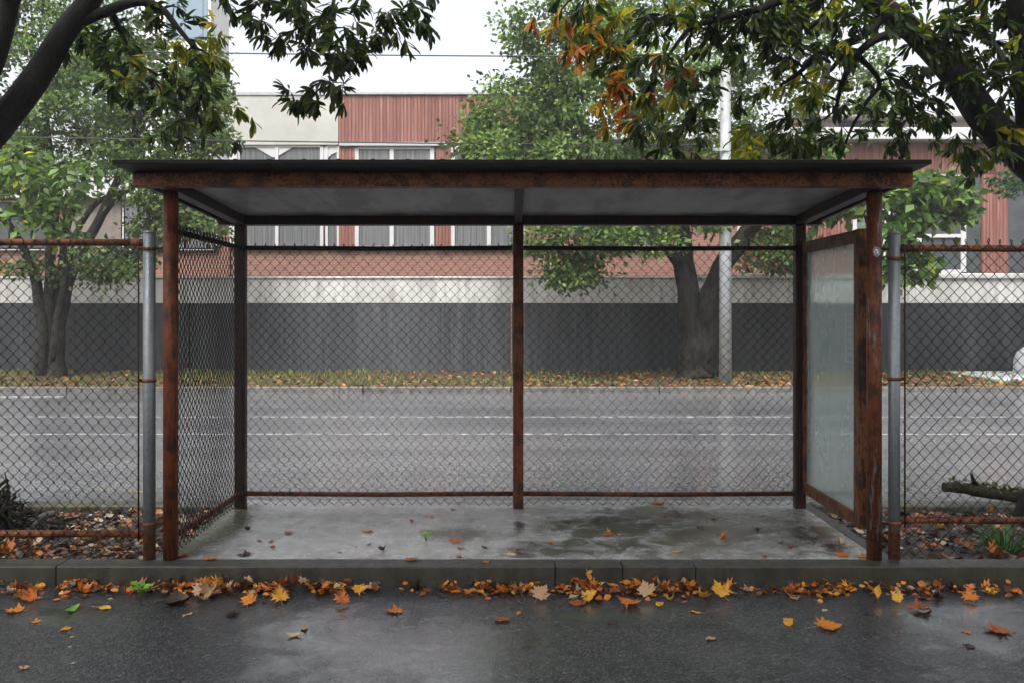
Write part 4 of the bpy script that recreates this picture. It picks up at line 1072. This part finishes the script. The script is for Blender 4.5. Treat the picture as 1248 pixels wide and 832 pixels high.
for k in range(190):
    a = rr.uniform(0, 2 * PI); q = abs(rr.gauss(0, .25)); c = hb + Vector((q * math.cos(a) * 1.15 - .12, q * math.sin(a) * .7, rr.uniform(0, .36) * max(.06, 1 - q * 1.6 - max(0, q * math.cos(a)))))
    t_ = Vector((rr.gauss(0, 1), rr.gauss(0, .8), rr.gauss(0, .28))).normalized(); L = rr.uniform(.10, .34)
    e0 = c - t_ * L / 2; e1 = c + t_ * L / 2
    for e in (e0, e1): e.z = max(e.z, bedz(e.x, e.y) - .004); e.y = max(e.y, 5.72)
    mid_ = (e0 + e1) / 2 + Vector((rr.gauss(0, .02), rr.gauss(0, .02), rr.gauss(0, .02)))
    mid_.z = max(mid_.z, bedz(mid_.x, mid_.y))
    m.tube([e0, mid_, e1], [rr.uniform(.003, .014)] * 2 + [.003], 5)
o = m.build('brush_heap', M['bark_moss'], origin=hb, recalc=False)
tag(o, 'heap of dark broken twigs at the foot of the left tree behind the mesh', 'twigs', None, 'stuff')
m = MB(); e0 = G(36, 645, -.02); e1 = P(66, 625, 6.55)
m.tube(smooth_path([e0 + Vector((-.05, -.05, -.02)), e0, (e0 + e1) / 2 + Vector((0, 0, .03)), e1], 4), [.012] * 4 + [.016] * 4 + [.026] * 4 + [.028], 10)
m.tube([(e0 + e1) / 2, (e0 + e1) / 2 + Vector((.05, .02, -.06)), (e0 + e1) / 2 + Vector((.07, .03, -.115))], [.013, .010, .007], 8)
tag(m.build('broken_branch', M['bark_grey'], origin=e0, recalc=False), 'pale snapped branch lying beside the twig heap on the left bed', 'branch')

# ================================================================== FALLEN LEAVES, EACH ITS OWN THING
HALF = [(.03, .02), (.28, -.04), (.26, .12), (.52, .20), (.40, .31), (.58, .56), (.37, .52), (.35, .64), (.20, .56), (.23, .80), (.10, .76)]
def outline(kind):
    if kind == 'maple': return HALF + [(0, 1.0)] + [(-a, b) for a, b in reversed(HALF)]
    if kind == 'oval': return [(.24 * math.sin(PI * s) ** .8, s) for s in (.04, .18, .36, .55, .75, .92)] + [(0, 1.0)] + [(-.24 * math.sin(PI * s) ** .8, s) for s in (.92, .75, .55, .36, .18, .04)]
    if kind == 'torn': return [(.05, 0), (.30, .05), (.34, .25), (.22, .34), (.46, .50), (.30, .66), (.12, .60), (.10, .86), (-.12, .95), (-.20, .66), (-.42, .60), (-.30, .36), (-.40, .20), (-.18, .06)]
LEAFMESH = {}
def leaf_data(kind, colour, var):
    key = (kind, colour, var)
    if key in LEAFMESH: return LEAFMESH[key]
    r_ = random.Random(hash((kind, var)) % 1000 if False else (len(kind) * 31 + var * 7))
    ol = [(x + r_.uniform(-.05, .05), y + r_.uniform(-.05, .05)) for x, y in outline(kind)]; c = (0, .42)
    fold = [.12, .75, .35][var]
    cu, cv, tw = [(.30, .20, .10), (1.3, .7, .35), (-.8, .6, -.5)][var]
    def w(x, y): return cu * x * x + cv * (y - .45) ** 2 + tw * x * (y - .4) + fold * abs(x) + .05 * math.sin(9 * x + 5 * y + var)
    vs = [(c[0], c[1], w(*c))]; n = len(ol)
    for f in (.5, 1.0):
        for x, y in ol:
            X = c[0] + (x - c[0]) * f; Y_ = c[1] + (y - c[1]) * f
            vs.append((X, Y_, w(X, Y_) + (r_.uniform(-.025, .025) if f == 1 else -.012)))
    fs = []
    for i in range(n):
        j = (i + 1) % n
        fs.append((0, 1 + i, 1 + j)); fs.append((1 + i, 1 + n + i, 1 + n + j, 1 + j))
    m = MB(); m.add(vs, fs, True)
    y0 = .0
    m.tube([(0, .05, w(0, .05)), (.02, -.14, w(0, 0) + .02), (.07, -.34, w(0, 0) + .05)], [.012, .012, .010], 4)
    me = bpy.data.meshes.new('leaf_' + kind); me.from_pydata([tuple(v) for v in m.v], [], m.f); me.polygons.foreach_set('use_smooth', m.sm)
    me.materials.append(M['fallen_' + colour]); me.update()
    LEAFMESH[key] = me; return me
def put_leaf(p, kind, colour, size, label, group=None, yaw=None, tilt=0, lift=0, var=None, stand=0, roll=0, name='fallen_leaf'):
    me = leaf_data(kind, colour, random.randrange(3) if var is None else var)
    o = bpy.data.objects.new(name, me); link(o)
    yaw = random.uniform(0, 2 * PI) if yaw is None else yaw
    rot = Matrix.Rotation(yaw, 3, 'Z') @ Matrix.Rotation(tilt, 3, random.choice('XY')) if not stand else Matrix.Rotation(yaw, 3, 'Z') @ Matrix.Rotation(stand, 3, 'X') @ Matrix.Rotation(roll, 3, 'Z')
    zs = [(rot @ v.co).z * size for v in me.vertices]
    cen = rot @ Vector((0, .45, 0)) * size
    o.matrix_world = Matrix.Translation((p.x - cen.x, p.y - cen.y, p.z - min(zs) + lift)) @ rot.to_4x4() @ Matrix.Scale(size, 4)
    return tag(o, label, 'leaf', group)
S = 0.0
def on_slab(px, py): return G(px, py, -.002)
def on_road(px, py): return G(px, py, ZR + .001)
# lying on the slab
SLAB = [
 (803, 613, 'maple', 'orange', .15, 'bright orange leaf at the back of the slab under the right mesh'),
 (449, 647, 'maple', 'tan', .11, 'pale tan lobed leaf left of the green seedling on the slab'),
 (524, 630, 'oval', 'orange', .09, 'orange leaf behind the green seedling, nearer the back mesh'),
 (502, 636, 'torn', 'rust', .07, 'small rust leaf just behind and left of the green seedling'),
 (555, 660, 'maple', 'orange', .11, 'curled orange leaf in the damp patch right of the green seedling'),
 (561, 668, 'torn', 'tan', .09, 'faded tan leaf in front of the curled orange one right of the seedling'),
 (559, 679, 'oval', 'rust', .06, 'little rust leaf midway between the seedling and the kerb'),
 (502, 682, 'maple', 'rust', .11, 'folded red brown leaf on the front edge of the slab below the seedling'),
 (592, 685, 'torn', 'orange', .08, 'ragged orange leaf at the slab edge left of the middle post'),
 (591, 668, 'oval', 'brown', .07, 'brown leaf a little left of the middle back post reflection'),
 (466, 670, 'torn', 'brown', .075, 'dark brown leaf left of the folded red brown leaf'),
 (450, 663, 'oval', 'brown', .06, 'narrow blackish leaf in front of the pale tan lobed leaf'),
 (433, 666, 'oval', 'orange', .04, 'tiny orange leaf left of the narrow blackish leaf'),
 (414, 673, 'torn', 'rust', .05, 'tiny rust leaf near the front of the slab, left of centre'),
 (351, 650, 'maple', 'rust', .08, 'rust orange leaf on the left third of the slab'),
 (302, 645, 'torn', 'brown', .07, 'dark leaf near the foot of the left mesh end'),
 (297, 676, 'maple', 'brown', .12, 'large dark brown leaf near the left front corner of the slab'),
 (330, 660, 'torn', 'rust', .06, 'small rust leaf between the large dark leaf and the rust orange one'),
 (316, 659, 'oval', 'brown', .07, 'brown leaf just behind the large dark leaf on the slab'),
 (332, 667, 'oval', 'rust', .06, 'rust leaf just right of the large dark leaf on the slab'),
 (257, 681, 'maple', 'orange', .11, 'orange leaf on the slab edge right of the left front post'),
 (235, 651, 'maple', 'orange', .09, 'orange leaf against the bottom rail of the left mesh end'),
 (553, 621, 'torn', 'brown', .07, 'dark leaf under the back mesh left of the middle post'),
 (741, 653, 'maple', 'orange', .075, 'orange leaf in the dark puddle, left one of a close pair'),
 (756, 652, 'oval', 'orange', .055, 'small orange leaf in the dark puddle, right one of a close pair'),
 (670, 661, 'torn', 'orange', .06, 'lone orange leaf right of the middle post reflection'),
 (623, 676, 'torn', 'pale', .09, 'pale worn leaf near the kerb in line with the middle post'),
 (824, 673, 'oval', 'yellow', .075, 'yellow leaf near the front of the slab, right of centre'),
 (841, 678, 'oval', 'orange', .04, 'tiny orange leaf beside the yellow leaf at the slab front'),
 (881, 657, 'maple', 'orange', .075, 'orange leaf alone on the smooth right part of the slab'),
 (871, 632, 'torn', 'rust', .09, 'rust brown leaf toward the back of the right part of the slab'),
 (852, 642, 'torn', 'brown', .08, 'black wet leaf at the right edge of the dark puddle'),
 (924, 645, 'oval', 'brown', .06, 'black leaf toward the right end of the slab'),
 (951, 661, 'torn', 'brown', .06, 'blackish crumpled leaf in front of the right back post'),
 (963, 667, 'torn', 'rust', .06, 'rust leaf just right of the blackish crumpled leaf'),
 (932, 678, 'oval', 'rust', .07, 'dark red leaf near the slab front at the right'),
 (950, 679, 'oval', 'pale', .035, 'tiny pale leaf right of the dark red leaf'),
 (1026, 677, 'maple', 'orange', .11, 'orange leaf at the slab corner left of the right front post'),
 (1025, 664, 'maple', 'pale', .08, 'pale yellow leaf below the glazed end panel'),
 (811, 629, 'oval', 'orange', .05, 'small orange leaf before the bright one by the back mesh, left of two'),
 (829, 625, 'oval', 'tan', .05, 'small tan leaf before the bright one by the back mesh, right of two'),
 (690, 668, 'oval', 'brown', .04, 'tiny dark leaf right of the lone orange leaf beside the middle post reflection'),
 (1050, 678, 'maple', 'orange', .10, 'orange leaf tucked behind the right front post'),
 (221, 677, 'maple', 'rust', .13, 'rust leaf heaped at the foot of the left front post')]
for px, py, k, c, s_, lab in SLAB:
    put_leaf(on_slab(px, py), k, c, s_ * .8, lab, tilt=random.uniform(-.12, .12), var=0 if s_ > .08 else None)
# lying on the near roadway
ROAD = [
 (480, 745, 'maple', 'orange', .10, 'orange lobed leaf alone on the road below the left half of the slab'),
 (285, 748, 'torn', 'brown', .09, 'blackish leaf on the road below the left front post drift'),
 (371, 766, 'oval', 'tan', .08, 'tan leaf on the road, upper one of a close pair left of centre'),
 (357, 775, 'oval', 'pale', .09, 'pale tan leaf on the road, lower one of a close pair left of centre'),
 (229, 749, 'oval', 'tan', .07, 'pinkish tan leaf on the road just left of the blackish one'),
 (612, 755, 'maple', 'rust', .09, 'rust brown leaf on the road below the middle post'),
 (632, 747, 'oval', 'orange', .055, 'small orange leaf right of the rust brown leaf on the road'),
 (704, 735, 'maple', 'rust', .10, 'dark red leaf on the road edge between two gutter drifts'),
 (770, 738, 'maple', 'orange', .13, 'flat wet orange leaf trailing off the biggest gutter drift'),
 (804, 737, 'oval', 'yellow', .10, 'yellow orange leaf on the road in front of the biggest gutter drift'),
 (730, 731, 'oval', 'orange', .09, 'orange leaf lying between the dark red leaf and the biggest drift'),
 (848, 746, 'oval', 'yellow', .065, 'small yellow leaf below the right end of the biggest gutter drift'),
 (866, 779, 'oval', 'tan', .085, 'narrow tan leaf far out on the road right of centre'),
 (745, 760, 'torn', 'brown', .05, 'little black leaf out on the road right of centre'),
 (961, 759, 'oval', 'yellow', .12, 'curved yellow orange leaf on the road in front of the right puddle end'),
 (1011, 764, 'maple', 'orange', .14, 'large orange leaf with a pale stalk on the road at the right'),
 (1005, 744, 'oval', 'pale', .06, 'small pale yellow leaf above the large orange leaf with a stalk'),
 (1177, 770, 'oval', 'orange', .06, 'small orange leaf on the road near the right edge'),
 (1214, 769, 'maple', 'rust', .13, 'orange and dark brown leaf on the road at the far right'),
 (1181, 788, 'torn', 'brown', .07, 'faint brown leaf below the small orange leaf at the right'),
 (17, 744, 'maple', 'orange', .11, 'orange leaf on the road at the far left edge'),
 (43, 757, 'torn', 'orange', .06, 'small orange leaf out on the road at the left'),
 (80, 767, 'oval', 'yellow', .08, 'narrow yellow tan leaf out on the road at the left'),
 (29, 814, 'torn', 'tan', .055, 'tan scrap of leaf nearest the bottom left corner'),
 (87, 744, 'oval', 'green', .10, 'olive green leaf just off the left gutter leaves'),
 (126, 741, 'oval', 'yellow', .09, 'thin yellow leaf on the road left of the green gutter seedling'),
 (88, 776, 'torn', 'pale', .028, 'white speck of leaf below the narrow yellow tan leaf'),
 (85, 788, 'torn', 'pale', .024, 'white speck of leaf, middle one of three at the left'),
 (88, 808, 'torn', 'pale', .03, 'white speck of leaf, lowest of three at the left')]
for px, py, k, c, s_, lab in ROAD:
    put_leaf(on_road(px, py), k, c, s_, lab, tilt=random.uniform(-.12, .12), var=random.choice([0, 0, 2]))
# standing up out of the gutter drifts
STAND = [
 (41, 716, 'maple', 'orange', .14, 'upright orange lobed leaf against the kerb at the far left', 1.1),
 (243, 711, 'maple', 'tan', .13, 'tan leaf standing on edge below the left front post, left one of two', 1.35),
 (257, 711, 'maple', 'tan', .14, 'tall tan leaf standing on edge below the left front post, right one of two', 1.4),
 (341, 718, 'maple', 'yellow', .14, 'yellow lobed leaf upright in the long left drift', 1.1),
 (417, 721, 'maple', 'orange', .13, 'orange lobed leaf upright at the right end of the long left drift', 1.0),
 (660, 716, 'maple', 'tan', .15, 'broad tan lobed leaf leaning on the kerb below the middle post', .9),
 (787, 713, 'maple', 'tan', .14, 'tan leaf pointing up at the left of the biggest drift', 1.2),
 (877, 711, 'maple', 'yellow', .17, 'big bright yellow lobed leaf topping the biggest drift', 1.0),
 (719, 718, 'maple', 'yellow', .13, 'yellow lobed leaf between the two middle drifts', .8),
 (1071, 716, 'oval', 'yellow', .12, 'yellow leaf standing upright below the right front post', 1.3),
 (1092, 718, 'maple', 'yellow', .11, 'upright yellow leaf right of the one below the right front post', 1.1),
 (1120, 729, 'maple', 'rust', .18, 'large curled brown orange leaf at the end of the right drift', .35),
 (304, 722, 'maple', 'orange', .13, 'orange leaf tilted up in the middle of the long left drift', .7),
 (1182, 717, 'maple', 'orange', .13, 'orange leaf propped on the kerb at the far right', .9),
 (213, 722, 'oval', 'brown', .27, 'long grey brown flat leaf lying right of the green gutter seedling', .12)]
for px, py, k, c, s_, lab, st_ in STAND:
    p = on_road(px, max(py + 14, 727)); p.y = min(p.y, 5.36)
    put_leaf(p, k, c, s_ * .70, lab, yaw=random.uniform(-.9, .9), stand=(st_ * .85 + random.uniform(-.35, .05)) if st_ > .5 else .1, lift=-.004, roll=random.uniform(-.9, .9))
# gutter drifts
DRIFT = [((0, 135), 'left end of the gutter'), ((135, 205), 'gutter below the left fence post'), ((200, 432), 'long drift below the left part of the slab'), ((432, 565), 'thin line of leaves below the green slab seedling'),
         ((568, 705), 'drift below the middle post'), ((700, 865), 'biggest drift, right of the middle post'), ((865, 960), 'thin line right of the biggest drift'), ((958, 1066), 'drift below the glazed end panel'), ((1066, 1240), 'right end of the gutter')]
CNT = [20, 9, 52, 9, 26, 44, 6, 28, 17]
CW = {'orange': 4.2, 'rust': 3.4, 'yellow': 1.9, 'tan': 1.5, 'brown': 1.6, 'pale': .7}
for ((a, b), where), cnt in zip(DRIFT, CNT):
    dense = cnt > 30
    for i in range(cnt):
        px = rng.uniform(a, b)
        yy = 5.39 - abs(rng.normal(0, .095 if dense else .07))
        yy = max(yy, 5.10)
        h = max(0, (yy - 5.18) / .2) * rng.uniform(0, .055) if dense else 0
        c = rng.choice(list(CW), p=np.array(list(CW.values())) / sum(CW.values()))
        k = rng.choice(['maple', 'oval', 'torn'], p=[.3, .36, .34])
        put_leaf(Vector(((px - CX) / F * yy, yy, ZR + .001)), str(k), str(c), rng.uniform(.045, .095), f'{c} leaf in the {where}',
                 'leaves drifted in the gutter', tilt=rng.normal(0, .45 if dense else .2), lift=h)
# the scraps between them, too many and too small to tell apart
gx = []; gy = []
for ((a, b), where), cnt in zip(DRIFT, CNT):
    k = cnt * (9 if cnt > 15 else 4); q = rng.uniform(a, b, k); yv = np.clip(5.41 - np.abs(rng.normal(0, .085, k)), 5.12, 5.42)
    kk = np.array([mnoise.noise(Vector((v_ / 38, 3, 1))) * 1.6 + .55 > rng.random() for v_ in q]); q = q[kk]; yv = yv[kk]
    gx += list((q - CX) / F * yv); gy += list(yv)
n = len(gx); gx = np.array(gx); gy = np.array(gy)
gz = ZR + .004 + np.clip((gy - 5.2) / .2, 0, 1) * rng.uniform(0, .045, n)
o = leaf_mesh('leaf_litter', 'litter', np.stack([gx, gy, gz], 1), np.stack([rng.normal(size=n), rng.normal(size=n), rng.normal(size=n) * .3], 1), np.stack([rng.normal(size=n) * .6, rng.normal(size=n) * .6, np.ones(n)], 1),
              rng.uniform(.02, .055, n), pick([(.58, .22, .02), (.40, .11, .018), (.14, .045, .014), (.40, .26, .11), (.05, .02, .012)], [3, 3, 2.5, 1.2, 2], n), M['litter'], None, (0, 5.35, ZR), width=rng.uniform(.8, 1.7, n))
tag(o, 'small leaf scraps packed between the larger leaves along the gutter', 'leaf litter', None, 'stuff')
# leaves on the beds that stand out
for px, py, k, c, s_, lab in [(1178, 668, 'maple', 'rust', .14, 'large rust red leaf on the bed behind the right kerb'), (1214, 676, 'maple', 'orange', .11, 'orange leaf on the bed in front of the grass tuft'), (1141, 643, 'maple', 'yellow', .10, 'yellow leaf under the bottom rail of the right fence'),
                             (1137, 667, 'maple', 'orange', .11, 'pale orange leaf right of the foot of the right grey post'), (1150, 660, 'oval', 'pale', .08, 'white backed leaf beside the pale orange leaf on the right bed'), (12, 672, 'maple', 'orange', .12, 'orange leaf at the far left end of the left bed'), (112, 672, 'oval', 'pale', .08, 'pale oval leaf on the left bed behind the kerb')]:
    p = G(px, py, -.04); p.z = bedz(p.x, p.y) + .006
    put_leaf(p, k, c, s_, lab, tilt=.2)

# seedlings
def seedling(p, h, n, label, size):
    root = empty('seedling', p, label, 'seedling')
    m = MB(); pos = []; dr = []; nr = []
    for i in range(n):
        a = i * 2.4; q = p + Vector((math.cos(a) * h * .22, math.sin(a) * h * .22, h * (.45 + .5 * i / n)))
        m.tube([p, p.lerp(q, .6) + Vector((0, 0, h * .1)), q], [.0022, .0018, .0012], 5)
        pos.append(tuple(q)); dr.append((math.cos(a), math.sin(a), .25)); nr.append((0, 0, 1))
    part(m, 'stem', M['leaf_stem'], root)
    leaf_mesh('leaves', 'litter', pos, dr, nr, [size * rng.uniform(.7, 1.2) for _ in pos], pick([(.10, .34, .02), (.16, .42, .03)], [1, 1], len(pos)), M['grass'], root, tuple(p), width=np.full(len(pos), 1.3))
simple('leaf_stem', (.12, .25, .04), .5)
seedling(on_slab(519, 659), .055, 7, 'small bright green seedling growing on the slab left of centre', .045)
seedling(on_road(171, 729), .085, 11, 'bright green seedling growing in the gutter against the kerb', .05)

# ================================================================== AIR, LIGHT, CAMERA
hz = NT('haze_air')
pv = hz.n('VolumePrincipled', i_Color=(.93, .95, .97, 1), i_Density=HAZE, i_Anisotropy=.25)
hz.t.links.new(pv.outputs[0], hz.out.inputs['Volume'])
m = MB(); m.box((-215, -215, -1.4), (215, 215, 29))
tag(m.build('haze', hz.m), 'thin pale rain haze filling the air over the road', 'haze', None, 'stuff')

wd = bpy.data.worlds.new('World'); SC.world = wd; wd.use_nodes = True
nt = wd.node_tree; bg = nt.nodes['Background']
sky = nt.nodes.new('ShaderNodeTexSky'); sky.sky_type = 'NISHITA'; sky.sun_disc = False
SUN_EL, SUN_AZ = R(56), R(200)
sky.sun_elevation = SUN_EL; sky.sun_rotation = SUN_AZ; sky.dust_density = 6; sky.air_density = 1.2; sky.ozone_density = 1
hs = nt.nodes.new('ShaderNodeHueSaturation'); hs.inputs['Saturation'].default_value = .28
nt.links.new(sky.outputs[0], hs.inputs['Color']); nt.links.new(hs.outputs[0], bg.inputs['Color'])
bg.inputs['Strength'].default_value = SKY
sd = bpy.data.lights.new('sun', 'SUN'); sd.energy = SUNE; sd.angle = R(25); sd.color = (1, .985, .97)
so = bpy.data.objects.new('sun', sd); link(so)
dirv = Vector((math.sin(SUN_AZ) * math.cos(SUN_EL), math.cos(SUN_AZ) * math.cos(SUN_EL), math.sin(SUN_EL)))   # towards the sun
so.rotation_euler = dirv.to_track_quat('Z', 'Y').to_euler(); so.location = (0, 0, 40)

cam = bpy.data.cameras.new('camera'); cam.sensor_width = 36; cam.lens = 36 * F / 1248
cam.shift_x = (624 - CX) / 1248; cam.shift_y = -(416 - CY) / 1248
cam.clip_start = .05; cam.clip_end = 800
co = bpy.data.objects.new('camera', cam); link(co); co.location = (0, 0, CH); co.rotation_euler = (R(90), 0, 0)
SC.camera = co
SC.view_settings.view_transform = 'Standard'; SC.view_settings.look = 'None'
SC.view_settings.exposure = EXPO; SC.view_settings.gamma = 1
SC.render.engine = 'CYCLES'
cy = SC.cycles
cy.use_denoising = DEN; cy.denoiser = 'OPENIMAGEDENOISE'; cy.denoising_prefilter = 'ACCURATE'
cy.max_bounces = 6; cy.diffuse_bounces = 3; cy.glossy_bounces = 3; cy.transmission_bounces = 4; cy.transparent_max_bounces = 12; cy.volume_bounces = 1
cy.caustics_reflective = False; cy.caustics_refractive = False
cy.sample_clamp_indirect = 6
